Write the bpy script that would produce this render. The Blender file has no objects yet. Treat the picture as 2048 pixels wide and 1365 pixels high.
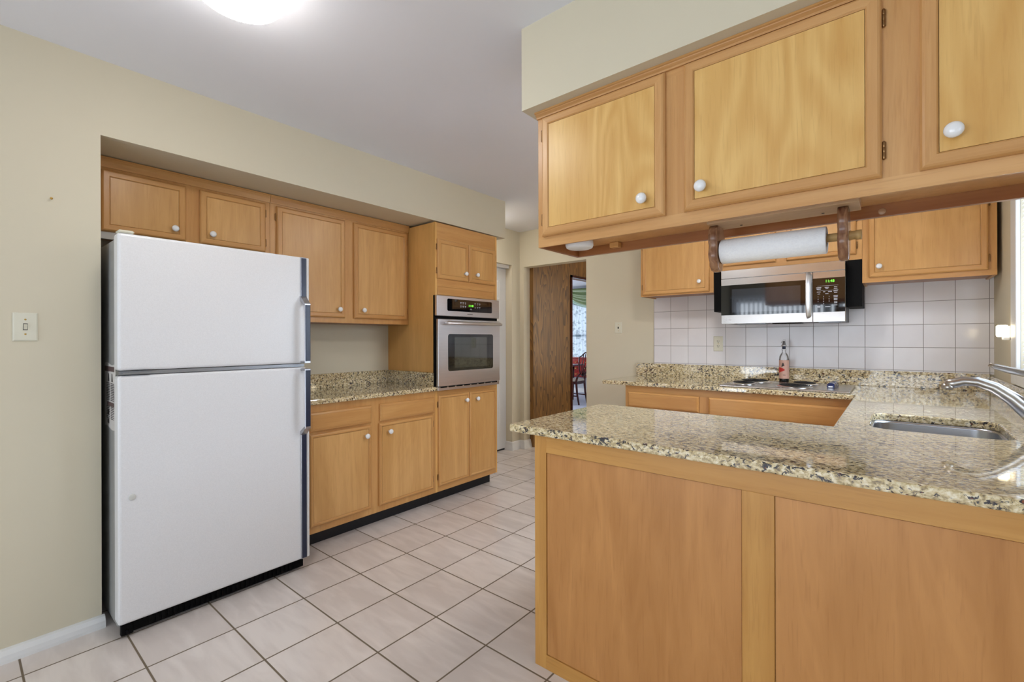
import bpy, bmesh, math, random
from mathutils import Vector, Matrix
random.seed(7)
S = bpy.context.scene
C = S.collection

# ---------------------------------------------------------------- camera
YAW = math.radians(39.6); ROLL = 0.0026; FPX = 927.0; CAM_H = 1.28
cd = bpy.data.cameras.new('camera'); cam = bpy.data.objects.new('camera', cd); C.objects.link(cam)
F_ = Vector((-math.sin(YAW), math.cos(YAW), 0)); R_ = Vector((math.cos(YAW), math.sin(YAW), 0)); Z_ = Vector((0, 0, 1))
Rr = R_*math.cos(ROLL) - Z_*math.sin(ROLL); Ur = Z_*math.cos(ROLL) + R_*math.sin(ROLL)
m3 = Matrix((Rr, Ur, -F_)).transposed()
cam.matrix_world = Matrix.Translation((0, 0, CAM_H)) @ m3.to_4x4()
cd.sensor_width = 36; cd.lens = FPX/2048*36; cd.shift_y = -3.5/2048; cd.clip_start = 0.02
S.camera = cam

# ---------------------------------------------------------------- world, daylight and added fill, exposure
S.view_settings.view_transform = 'Standard'; S.view_settings.look = 'None'
S.view_settings.gamma = 1; S.view_settings.use_curve_mapping = False
S.view_settings.exposure = 0.0
w = bpy.data.worlds.new('sky'); S.world = w; w.use_nodes = True
w.node_tree.nodes['Background'].inputs[0].default_value = (0.72, 0.84, 1, 1)
w.node_tree.nodes['Background'].inputs[1].default_value = 2.4

def area(name, loc, direction, sx, sy, power, col):
    l = bpy.data.lights.new(name, 'AREA'); l.shape = 'RECTANGLE'; l.size = sx; l.size_y = sy
    l.energy = power; l.color = col
    o = bpy.data.objects.new(name, l); C.objects.link(o); o.location = loc
    o.rotation_euler = Vector(direction).to_track_quat('-Z', 'Y').to_euler()
    return o
area('daylight_patio_door', (-1.0, -3.20, 1.15), (0, 1, 0.45), 3.4, 2.0, 118, (0.86, 0.93, 1))
area('daylight_sink_window', (0.62, 2.85, 1.6), (-1, 0, 0), 1.1, 0.95, 48, (0.72, 0.85, 1))
area('daylight_dining_window', (-6.2, 9.95, 1.4), (0, -1, 0), 2.2, 1.8, 8, (0.8, 0.9, 1))
area('fill_light_dining', (-7.95, 7.2, 1.5), (1, 0.35, 0.1), 1.6, 1.6, 150, (0.86, 0.92, 1))  # added fill inside the dining room, no window behind it
area('fill_light_hall', (-1.7, 6.45, 1.5), (-0.35, -1, 0), 0.8, 1.6, 15, (1, 0.90, 0.76))  # added warm fill inside the closed foyer, no opening there
DOME = 36.0     # strength of the frosted ceiling lamps

# ---------------------------------------------------------------- materials
def rgb(r, g, b):
    f = lambda c: (c/255/12.92 if c/255 <= 0.04045 else ((c/255+0.055)/1.055)**2.4)
    return (f(r), f(g), f(b), 1)

class N:
    def __init__(s, name):
        s.m = bpy.data.materials.new(name); s.m.use_nodes = True
        s.t = s.m.node_tree; s.n = s.t.nodes; s.l = s.t.links
        s.p = s.n['Principled BSDF']; s.out = s.n['Material Output']
    def add(s, typ, **kw):
        x = s.n.new(typ)
        for k, v in kw.items():
            if k.startswith('i_'):
                x.inputs[int(k[2:]) if k[2:].isdigit() else k[2:]].default_value = v
            else: setattr(x, k, v)
        return x
    def link(s, a, b): s.l.new(a, b)
    def ramp(s, src, stops, interp='LINEAR'):
        r = s.n.new('ShaderNodeValToRGB'); r.color_ramp.interpolation = interp
        e = r.color_ramp.elements
        e[0].position, e[0].color = stops[0]; e[1].position, e[1].color = stops[-1]
        for p, c in stops[1:-1]:
            q = e.new(p); q.color = c
        s.link(src, r.inputs[0]); return r
    def math(s, op, a, b=None, c=None):
        x = s.n.new('ShaderNodeMath'); x.operation = op
        for i, v in enumerate((a, b, c)):
            if v is None: continue
            if hasattr(v, 'links'): s.link(v, x.inputs[i])
            else: x.inputs[i].default_value = v
        return x.outputs[0]
    def mix(s, fac, a, b, mode='MIX'):
        x = s.n.new('ShaderNodeMix'); x.data_type = 'RGBA'; x.blend_type = mode
        for sock, v in ((x.inputs[0], fac), (x.inputs[6], a), (x.inputs[7], b)):
            if hasattr(v, 'links'): s.link(v, sock)
            else: sock.default_value = v
        return x.outputs[2]
    def coords(s, scale=(1, 1, 1), rnd=False):
        tc = s.n.new('ShaderNodeTexCoord'); mp = s.n.new('ShaderNodeMapping')
        mp.inputs['Scale'].default_value = scale
        s.link(tc.outputs['Object'], mp.inputs[0])
        if rnd:
            oi = s.n.new('ShaderNodeObjectInfo')
            cm = s.n.new('ShaderNodeCombineXYZ')
            v = s.math('MULTIPLY', oi.outputs['Random'], 37.0)
            for i in range(3): s.link(v, cm.inputs[i])
            s.link(cm.outputs[0], mp.inputs['Location'])
        return mp.outputs[0]
    def bump(s, h, strength, dist=0.002):
        b = s.n.new('ShaderNodeBump'); b.inputs['Strength'].default_value = strength; b.inputs['Distance'].default_value = dist
        s.link(h, b.inputs['Height']); s.link(b.outputs[0], s.p.inputs['Normal'])
    def set(s, **kw):
        for k, v in kw.items(): s.p.inputs[k.replace('_', ' ')].default_value = v
        return s

def plain(name, col, rough=0.5, metal=0.0, spec=0.5, var=0.04, scale=20, coat=0.0):
    x = N(name); n = x.add('ShaderNodeTexNoise', i_Scale=scale, i_Detail=3.0); x.link(x.coords(), n.inputs[0])
    a = tuple(min(1, c*(1-var)) for c in col[:3])+(1,); b = tuple(min(1, c*(1+var)) for c in col[:3])+(1,)
    x.link(x.ramp(n.outputs[0], [(0.3, a), (0.7, b)]).outputs[0], x.p.inputs['Base Color'])
    x.set(Roughness=rough, Metallic=metal, Specular_IOR_Level=spec, Coat_Weight=coat)
    return x.m

def wood(name, c_light, c_dark, axis, rough=0.32, figure=0.5, fine=1.0, rings=0.0, flecks=0.10):
    x = N(name); long_, cross = 1.3, 22.0
    sc = [cross*fine]*3; sc['XYZ'.index(axis)] = long_
    v = x.coords(tuple(sc), True)
    d = x.add('ShaderNodeTexNoise', i_Scale=1.0, i_Detail=5.0, i_Roughness=0.6, i_Distortion=0.6*figure); x.link(v, d.inputs[0])
    sc2 = [3.2]*3; sc2['XYZ'.index(axis)] = 0.8
    b = x.add('ShaderNodeTexNoise', i_Scale=1.0, i_Detail=2.0, i_Distortion=1.2); x.link(x.coords(tuple(sc2), True), b.inputs[0])
    f = x.math('ADD', x.math('MULTIPLY', d.outputs[0], 0.5), x.math('MULTIPLY', b.outputs[0], 0.5))
    if rings:
        sc4 = [3.4]*3; sc4['XYZ'.index(axis)] = 0.9
        rn = x.add('ShaderNodeTexNoise', i_Scale=1.0, i_Detail=1.5, i_Distortion=0.5); x.link(x.coords(tuple(sc4), True), rn.inputs[0])
        sw = x.math('SINE', x.math('MULTIPLY', rn.outputs[0], 85.0))
        f = x.math('ADD', f, x.math('MULTIPLY', sw, rings*0.12))
    r = x.ramp(f, [(0.36, c_dark), (0.52, tuple((p+q)/2 for p, q in zip(c_light, c_dark))), (0.64, c_light)])
    sc3 = [150.0]*3; sc3['XYZ'.index(axis)] = 9.0
    fl = x.add('ShaderNodeTexNoise', i_Scale=1.0, i_Detail=2.0); x.link(x.coords(tuple(sc3), True), fl.inputs[0])
    fm = x.ramp(fl.outputs[0], [(0.56, (0, 0, 0, 1)), (0.70, (1, 1, 1, 1))]).outputs[0]
    dk = (c_dark[0]*0.74, c_dark[1]*0.66, c_dark[2]*0.60, 1)
    x.link(x.mix(x.math('MULTIPLY', fm, flecks*2.2), r.outputs[0], dk), x.p.inputs['Base Color'])
    x.set(Roughness=rough, Specular_IOR_Level=0.4); x.bump(d.outputs[0], 0.04)
    return x.m

def paint(name, col, rough=0.6):
    x = N(name); n = x.add('ShaderNodeTexNoise', i_Scale=260.0, i_Detail=2.0); x.link(x.coords(), n.inputs[0])
    n2 = x.add('ShaderNodeTexNoise', i_Scale=1.4, i_Detail=3.0); x.link(x.coords(), n2.inputs[0])
    a = tuple(c*0.975 for c in col[:3])+(1,)
    x.link(x.ramp(n2.outputs[0], [(0.35, a), (0.65, col)]).outputs[0], x.p.inputs['Base Color'])
    x.set(Roughness=rough, Specular_IOR_Level=0.3); x.bump(n.outputs[0], 0.05, 0.001)
    return x.m

def tiles(name, ia, ib, pa, pb, oa, ob, half, tile_a, tile_b, grout, rough, streak=(1, 1, 1), streak_scale=6.0, coat=0.0):
    x = N(name); tc = x.n.new('ShaderNodeTexCoord'); sp = x.n.new('ShaderNodeSeparateXYZ'); x.link(tc.outputs['Object'], sp.inputs[0])
    ds, ids = [], []
    for i, p, o in ((ia, pa, oa), (ib, pb, ob)):
        q = x.math('DIVIDE', x.math('SUBTRACT', sp.outputs[i], o), p)
        fl = x.math('FLOOR', q); fr = x.math('SUBTRACT', q, fl)
        e = x.math('MULTIPLY', x.math('MINIMUM', fr, x.math('SUBTRACT', 1.0, fr)), p)
        ds.append(e); ids.append(fl)
    d = x.math('MINIMUM', ds[0], ds[1])
    tile_mask = x.n.new('ShaderNodeMapRange'); tile_mask.inputs[1].default_value = half*0.75; tile_mask.inputs[2].default_value = half*1.3
    x.link(d, tile_mask.inputs[0])
    cb = x.n.new('ShaderNodeCombineXYZ'); x.link(ids[0], cb.inputs[0]); x.link(ids[1], cb.inputs[1])
    wn = x.n.new('ShaderNodeTexWhiteNoise'); x.link(cb.outputs[0], wn.inputs[0])
    mp = x.n.new('ShaderNodeVectorMath'); mp.operation = 'MULTIPLY_ADD'
    x.link(tc.outputs['Object'], mp.inputs[0]); mp.inputs[1].default_value = streak
    x.link(wn.outputs['Color'], mp.inputs[2])
    n = x.add('ShaderNodeTexNoise', i_Scale=streak_scale, i_Detail=4.0, i_Distortion=0.5); x.link(mp.outputs[0], n.inputs[0])
    f = x.math('ADD', x.math('MULTIPLY', n.outputs[0], 0.8), x.math('MULTIPLY', wn.outputs[0], 0.2))
    col = x.ramp(f, [(0.36, tile_b), (0.64, tile_a)]).outputs[0]
    x.link(x.mix(tile_mask.outputs[0], grout, col), x.p.inputs['Base Color'])
    rr = x.n.new('ShaderNodeMapRange'); rr.inputs[3].default_value = 0.85; rr.inputs[4].default_value = rough
    x.link(tile_mask.outputs[0], rr.inputs[0]); x.link(rr.outputs[0], x.p.inputs['Roughness'])
    x.set(Specular_IOR_Level=0.5, Coat_Weight=coat)
    x.bump(tile_mask.outputs[0], 0.35, 0.0015)
    return x.m

def granite(name):
    x = N(name)
    tc = x.n.new('ShaderNodeTexCoord'); mp = x.n.new('ShaderNodeMapping'); x.link(tc.outputs['Object'], mp.inputs[0])
    mp.inputs['Rotation'].default_value = (0.5, 0.75, 0.5); mp.inputs['Scale'].default_value = (0.78, 1.15, 1.0); v = mp.outputs[0]
    n = x.add('ShaderNodeTexNoise', i_Scale=92.0, i_Detail=4.0, i_Roughness=0.6, i_Distortion=0.4); x.link(v, n.inputs[0])
    base = x.ramp(n.outputs[0], [(0.32, rgb(120, 106, 88)), (0.42, rgb(184, 162, 118)), (0.52, rgb(220, 202, 158)), (0.66, rgb(242, 232, 206))]).outputs[0]
    n3 = x.add('ShaderNodeTexNoise', i_Scale=80.0, i_Detail=4.0, i_Roughness=0.6, i_Distortion=0.7); x.link(v, n3.inputs[0])
    n4 = x.add('ShaderNodeTexNoise', i_Scale=11.0, i_Detail=2.0); x.link(v, n4.inputs[0])
    k = x.math('ADD', n3.outputs[0], x.math('MULTIPLY', x.math('SUBTRACT', n4.outputs[0], 0.5), 0.18))
    m3_ = x.ramp(k, [(0.555, (0, 0, 0, 1)), (0.59, (1, 1, 1, 1))]).outputs[0]
    c3 = x.mix(m3_, base, rgb(44, 44, 54))
    n5 = x.add('ShaderNodeTexNoise', i_Scale=90.0, i_Detail=3.0, i_Distortion=1.0); x.link(v, n5.inputs[0])
    m5 = x.ramp(n5.outputs[0], [(0.30, (1, 1, 1, 1)), (0.36, (0, 0, 0, 1))]).outputs[0]
    c4 = x.mix(x.math('MULTIPLY', m5, 0.8), c3, rgb(120, 112, 108))
    n2 = x.add('ShaderNodeTexNoise', i_Scale=80.0, i_Detail=3.0, i_Distortion=0.8); x.link(v, n2.inputs[0])
    m2 = x.ramp(n2.outputs[0], [(0.68, (0, 0, 0, 1)), (0.72, (1, 1, 1, 1))]).outputs[0]
    x.link(x.mix(m2, c4, rgb(126, 74, 50)), x.p.inputs['Base Color'])
    x.set(Roughness=0.05, Specular_IOR_Level=0.8, Coat_Weight=0.5, Coat_Roughness=0.03)
    return x.m

def steel(name, axis='X', col=(0.62, 0.58, 0.55, 1), rough=0.28):
    x = N(name); sc = [320.0]*3; sc['XYZ'.index(axis)] = 3.0
    n = x.add('ShaderNodeTexNoise', i_Scale=1.0, i_Detail=3.0); x.link(x.coords(tuple(sc)), n.inputs[0])
    x.link(x.ramp(n.outputs[0], [(0.3, tuple(c*0.92 for c in col[:3])+(1,)), (0.7, col)]).outputs[0], x.p.inputs['Base Color'])
    x.set(Metallic=1.0, Roughness=rough, Anisotropic=0.4); x.bump(n.outputs[0], 0.03, 0.0005)
    return x.m

def emit(name, col, strength):
    x = N(name); n = x.add('ShaderNodeTexNoise', i_Scale=3.0); x.link(x.coords(), n.inputs[0])
    c2 = tuple(c*0.96 for c in col[:3])+(1,)
    x.link(x.ramp(n.outputs[0], [(0.3, c2), (0.7, col)]).outputs[0], x.p.inputs['Emission Color'])
    x.set(Emission_Strength=strength, Base_Color=col, Roughness=0.4)
    return x.m

def clear(name, tint=(1, 1, 1, 1), gloss=0.12, rough=0.02):
    x = N(name); x.n.remove(x.p)
    t = x.add('ShaderNodeBsdfTransparent'); t.inputs[0].default_value = tint
    g = x.add('ShaderNodeBsdfGlossy'); g.inputs['Roughness'].default_value = rough
    fr = x.add('ShaderNodeFresnel'); fr.inputs[0].default_value = 1.45
    mx = x.add('ShaderNodeMixShader')
    x.link(x.math('ADD', x.math('MULTIPLY', fr.outputs[0], 0.8), gloss*0.3), mx.inputs[0])
    x.link(t.outputs[0], mx.inputs[1]); x.link(g.outputs[0], mx.inputs[2]); x.link(mx.outputs[0], x.out.inputs[0])
    return x.m

def sheer(name):
    x = N(name); x.n.remove(x.p)
    v = x.coords((9, 1, 9))
    n = x.add('ShaderNodeTexNoise', i_Scale=1.6, i_Detail=5.0); x.link(v, n.inputs[0])
    c = x.ramp(n.outputs[0], [(0.40, rgb(110, 128, 138)), (0.52, rgb(186, 198, 206))]).outputs[0]
    d = x.add('ShaderNodeBsdfDiffuse'); tl = x.add('ShaderNodeBsdfTranslucent'); tp = x.add('ShaderNodeBsdfTransparent')
    x.link(c, d.inputs[0]); x.link(c, tl.inputs[0])
    m1 = x.add('ShaderNodeMixShader', i_0=0.75); x.link(d.outputs[0], m1.inputs[1]); x.link(tl.outputs[0], m1.inputs[2])
    m2 = x.add('ShaderNodeMixShader', i_0=0.18); x.link(m1.outputs[0], m2.inputs[1]); x.link(tp.outputs[0], m2.inputs[2])
    x.link(m2.outputs[0], x.out.inputs[0]); return x.m

def paneling(name):
    x = N(name); tc = x.n.new('ShaderNodeTexCoord'); sp = x.n.new('ShaderNodeSeparateXYZ'); x.link(tc.outputs['Object'], sp.inputs[0])
    q = x.math('DIVIDE', sp.outputs[1], 0.135); fl = x.math('FLOOR', q); fr = x.math('SUBTRACT', q, fl)
    wn = x.n.new('ShaderNodeTexWhiteNoise'); cb = x.n.new('ShaderNodeCombineXYZ'); x.link(fl, cb.inputs[0]); x.link(cb.outputs[0], wn.inputs[0])
    vm = x.n.new('ShaderNodeVectorMath'); vm.operation = 'MULTIPLY_ADD'; x.link(tc.outputs['Object'], vm.inputs[0]); vm.inputs[1].default_value = (8, 8, 1.1)
    sc = x.n.new('ShaderNodeVectorMath'); sc.operation = 'SCALE'; sc.inputs['Scale'].default_value = 20; x.link(wn.outputs['Color'], sc.inputs[0]); x.link(sc.outputs[0], vm.inputs[2])
    n = x.add('ShaderNodeTexNoise', i_Scale=0.9, i_Detail=1.5, i_Distortion=0.3); x.link(vm.outputs[0], n.inputs[0])
    rings = x.math('FRACT', x.math('MULTIPLY', n.outputs[0], 14.0))
    fine = x.add('ShaderNodeTexNoise', i_Scale=1.0, i_Detail=4.0); x.link(x.coords((120, 120, 4)), fine.inputs[0])
    f = x.math('ADD', x.math('MULTIPLY', rings, 0.75), x.math('MULTIPLY', fine.outputs[0], 0.4))
    c = x.ramp(f, [(0.15, rgb(54, 34, 14)), (0.45, rgb(124, 86, 40)), (0.95, rgb(156, 112, 56))]).outputs[0]
    c = x.mix(x.math('MULTIPLY', wn.outputs[0], 0.4), c, rgb(112, 80, 46))
    groove = x.math('LESS_THAN', fr, 0.025)
    x.link(x.mix(groove, c, rgb(44, 28, 16)), x.p.inputs['Base Color'])
    x.set(Roughness=0.4, Specular_IOR_Level=0.4); return x.m

M = {}
M['wall'] = paint('wall_paint_beige', rgb(214, 205, 181))
M['wall_kitchen'] = M['wall']
M['ceiling'] = paint('ceiling_paint_white', rgb(236, 237, 243))
M['trim'] = paint('trim_paint_white', rgb(226, 226, 224), 0.4)
M['floor'] = tiles('floor_tiles', 0, 1, 0.3115, 0.3125, -2.568, 1.421, 0.0036, rgb(230, 221, 214), rgb(214, 204, 197), rgb(116, 102, 84), 0.22, (1.5, 6, 1), 2.6)
M['splash_tiles'] = tiles('wall_tiles_white', 0, 2, 0.15985, 0.1596, -1.770, 1.0555, 0.0016, rgb(234, 231, 232), rgb(227, 223, 224), rgb(146, 140, 137), 0.14, (1, 1, 1), 3.0)
M['carpet'] = plain('carpet_pale', rgb(200, 202, 214), 0.95, var=0.08, scale=160)
L1, D1 = rgb(216, 168, 112), rgb(192, 140, 82)     # upper doors of the peninsula
L2, D2 = rgb(214, 164, 102), rgb(194, 140, 80)     # everyday maple
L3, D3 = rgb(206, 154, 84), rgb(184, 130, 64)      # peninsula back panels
P1 = (rgb(230, 188, 116), rgb(210, 160, 88))     # lighter veneer of the hanging cabinet doors
P2 = (rgb(220, 172, 110), rgb(200, 150, 88))
M['maple_veneer_pale'] = wood('maple_veneer_pale', *P1, 'Z', figure=2.0, fine=0.7, rings=0.55)
M['maple_veneer'] = wood('maple_veneer', *P2, 'Z', figure=1.5, fine=0.8, rings=0.12)
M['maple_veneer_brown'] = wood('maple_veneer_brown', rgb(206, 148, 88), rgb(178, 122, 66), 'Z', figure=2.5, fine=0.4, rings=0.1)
for ax in 'XYZ':
    M['maple_'+ax] = wood('maple_'+ax, L2, D2, ax)
    M['maple_pale_'+ax] = wood('maple_pale_'+ax, L1, D1, ax, figure=1.2)
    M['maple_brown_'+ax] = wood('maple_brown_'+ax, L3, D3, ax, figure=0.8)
M['maple_side'] = wood('maple_ply_brightened', rgb(232, 182, 110), rgb(212, 160, 90), 'Z', figure=1.2, fine=0.6)  # side ply maple, lightened to make up for light missing there
M['maple_under'] = wood('maple_reddish_shaded', rgb(168, 112, 66), rgb(138, 84, 46), 'X')  # reddish maple, darkened with the shade beneath the cabinets
M['walnut'] = wood('walnut_holder', rgb(176, 134, 98), rgb(92, 48, 32), 'Z', 0.22, 6.0, 0.9)
M['dowel'] = wood('pale_dowel', rgb(206, 172, 116), rgb(178, 142, 88), 'X', 0.5)
M['lit_board'] = wood('board_underside', rgb(206, 174, 138), rgb(186, 150, 112), 'X', 0.6)  # pale tone stands in for light falling on the board's underside
M['mahogany'] = wood('mahogany_dark', rgb(92, 34, 26), rgb(48, 14, 14), 'Z', 0.2)
M['mahogany_red'] = wood('mahogany_red', rgb(168, 44, 30), rgb(110, 22, 18), 'X', 0.2)
M['paneling'] = paneling('wood_paneling')
M['granite'] = granite('granite')
M['steel_x'] = steel('brushed_steel_x', 'X', (0.52, 0.49, 0.47, 1), 0.24); M['steel_y'] = steel('brushed_steel_y', 'Y', (0.70, 0.67, 0.67, 1), 0.33)
M['steel_sink'] = steel('sink_steel', 'X', (0.50, 0.51, 0.54, 1), 0.24)
M['nickel'] = plain('brushed_nickel', (0.44, 0.42, 0.40, 1), 0.28, 1.0, var=0.03)
M['chrome'] = plain('chrome', (0.8, 0.8, 0.82, 1), 0.16, 1.0, var=0.01)
M['bar_metal'] = plain('satin_bar_metal', (0.74, 0.73, 0.73, 1), 0.42, 1.0, var=0.02)
M['pull_metal'] = plain('dull_chrome', (0.5, 0.5, 0.53, 1), 0.3, 1.0, var=0.02)
M['black'] = plain('black_plastic', rgb(6, 6, 7), 0.6, spec=0.12)
M['toe'] = plain('black_vinyl', rgb(14, 14, 18), 0.6)
M['black_glass'] = plain('black_glass', rgb(10, 11, 14), 0.04, 0, 0.7, var=0.01, coat=0.6)
M['screen_glass'] = plain('grey_tinted_glass', rgb(44, 48, 56), 0.06, 0, 0.8, var=0.03, coat=0.8)
M['oven_glass'] = plain('oven_window_glass', rgb(52, 54, 46), 0.05, 0, 0.9, var=0.03, coat=1.0)
M['enamel'] = None
x = N('fridge_enamel'); n = x.add('ShaderNodeTexNoise', i_Scale=210.0, i_Detail=2.0); x.link(x.coords(), n.inputs[0])
x.link(x.ramp(n.outputs[0], [(0.3, rgb(226, 226, 227)), (0.7, rgb(232, 232, 233))]).outputs[0], x.p.inputs['Base Color'])
x.set(Roughness=0.32, Specular_IOR_Level=0.45); x.bump(n.outputs[0], 0.06, 0.0005); M['enamel'] = x.m
M['fridge_side'] = plain('fridge_side_shaded', rgb(160, 160, 157), 0.4)  # darker than the doors: shade on the side put into the colour
M['gasket'] = plain('gasket_grey', rgb(128, 128, 132), 0.5)
M['navy'] = plain('navy_grip', rgb(34, 42, 64), 0.3)
M['ceramic'] = plain('white_ceramic', rgb(240, 240, 240), 0.12, coat=0.5, var=0.01)
M['bronze'] = plain('bronze_hinge', rgb(138, 104, 66), 0.3, 0.85)
M['almond'] = plain('almond_plastic', rgb(218, 214, 194), 0.35, var=0.02)
M['slot'] = plain('dark_slot', rgb(40, 36, 30), 0.6)
M['white_plastic'] = plain('white_plastic', rgb(230, 230, 230), 0.4, var=0.02)
def lamp_glass(name, strength, side):
    x = N(name); g_ = x.n.new('ShaderNodeNewGeometry'); sp_ = x.n.new('ShaderNodeSeparateXYZ'); x.link(g_.outputs['Normal'], sp_.inputs[0])
    down = x.math('POWER', x.math('MAXIMUM', x.math('MULTIPLY', sp_.outputs[2], -1.0), 0.0001), 0.45)
    x.link(x.math('MULTIPLY', x.math('ADD', x.math('MULTIPLY', down, 1-side), side), strength), x.p.inputs['Emission Strength'])
    x.set(Emission_Color=(1, 0.975, 0.95, 1), Base_Color=(0.9, 0.9, 0.9, 1)); return x.m
M['frosted'] = lamp_glass('frosted_lamp_glass', DOME, 0.10)
M['frosted_hall_fill'] = lamp_glass('opal_hall_fill_glass', 21.0, 0.01)  # glow of the added, unseen hall lamp
M['frosted_bright'] = emit('opal_lamp_glass', (1, 0.98, 0.96, 1), 50)
M['night'] = emit('night_light_glow', (1, 0.86, 0.6, 1), 9)
M['led'] = emit('green_display', (0.2, 1, 0.06, 1), 1.1)
M['marks'] = plain('pale_print', rgb(190, 190, 196), 0.5)
M['marks_dark'] = plain('dark_print', rgb(64, 58, 58), 0.6)
M['label_paper'] = plain('label_paper', rgb(214, 210, 206), 0.6)
M['label_brown'] = plain('label_brown', rgb(92, 72, 70), 0.6)
M['grey_metal'] = plain('galvanised', rgb(150, 152, 156), 0.35, 0.8)
M['glass'] = clear('clear_glass')
M['pane'] = clear('window_glass', gloss=0.1)
M['coil'] = plain('burner_coil', rgb(28, 26, 26), 0.5, 0.3)
M['blue_gloss'] = plain('dark_blue_gloss', rgb(24, 44, 92), 0.12, coat=0.7)
M['oil'] = plain('dark_liquid', rgb(30, 34, 40), 0.1)
M['label_pink'] = plain('label_pink', rgb(206, 164, 146), 0.5)
M['label_red'] = plain('label_red', rgb(190, 44, 34), 0.4)
M['valance'] = plain('green_satin', rgb(92, 108, 66), 0.45, var=0.12)
M['valance_pale'] = plain('sage_satin', rgb(128, 154, 138), 0.45, var=0.08)
M['sheer'] = sheer('lace_sheer')
M['blind'] = plain('white_blind_slats', rgb(232, 236, 242), 0.5)
M['drape'] = plain('blue_grey_drape', rgb(150, 156, 186), 0.7)
M['brass'] = plain('brass', rgb(196, 158, 84), 0.3, 0.9)
M['seat_cloth'] = plain('striped_seat_cloth', rgb(222, 210, 190), 0.8, var=0.1)
x = N('paper_towel'); n = x.add('ShaderNodeTexVoronoi', i_Scale=150.0); x.link(x.coords(), n.inputs[0])
x.link(x.ramp(n.outputs[0], [(0.2, rgb(240, 241, 243)), (0.7, rgb(244, 245, 246))]).outputs[0], x.p.inputs['Base Color'])
x.set(Roughness=0.9); x.bump(n.outputs[0], 0.35, 0.0012); M['paper'] = x.m
M['door_gap'] = plain('door_gap_dark', rgb(30, 28, 28), 0.7)  # dark strip stands in for the shaded gap under the hall door

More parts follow.
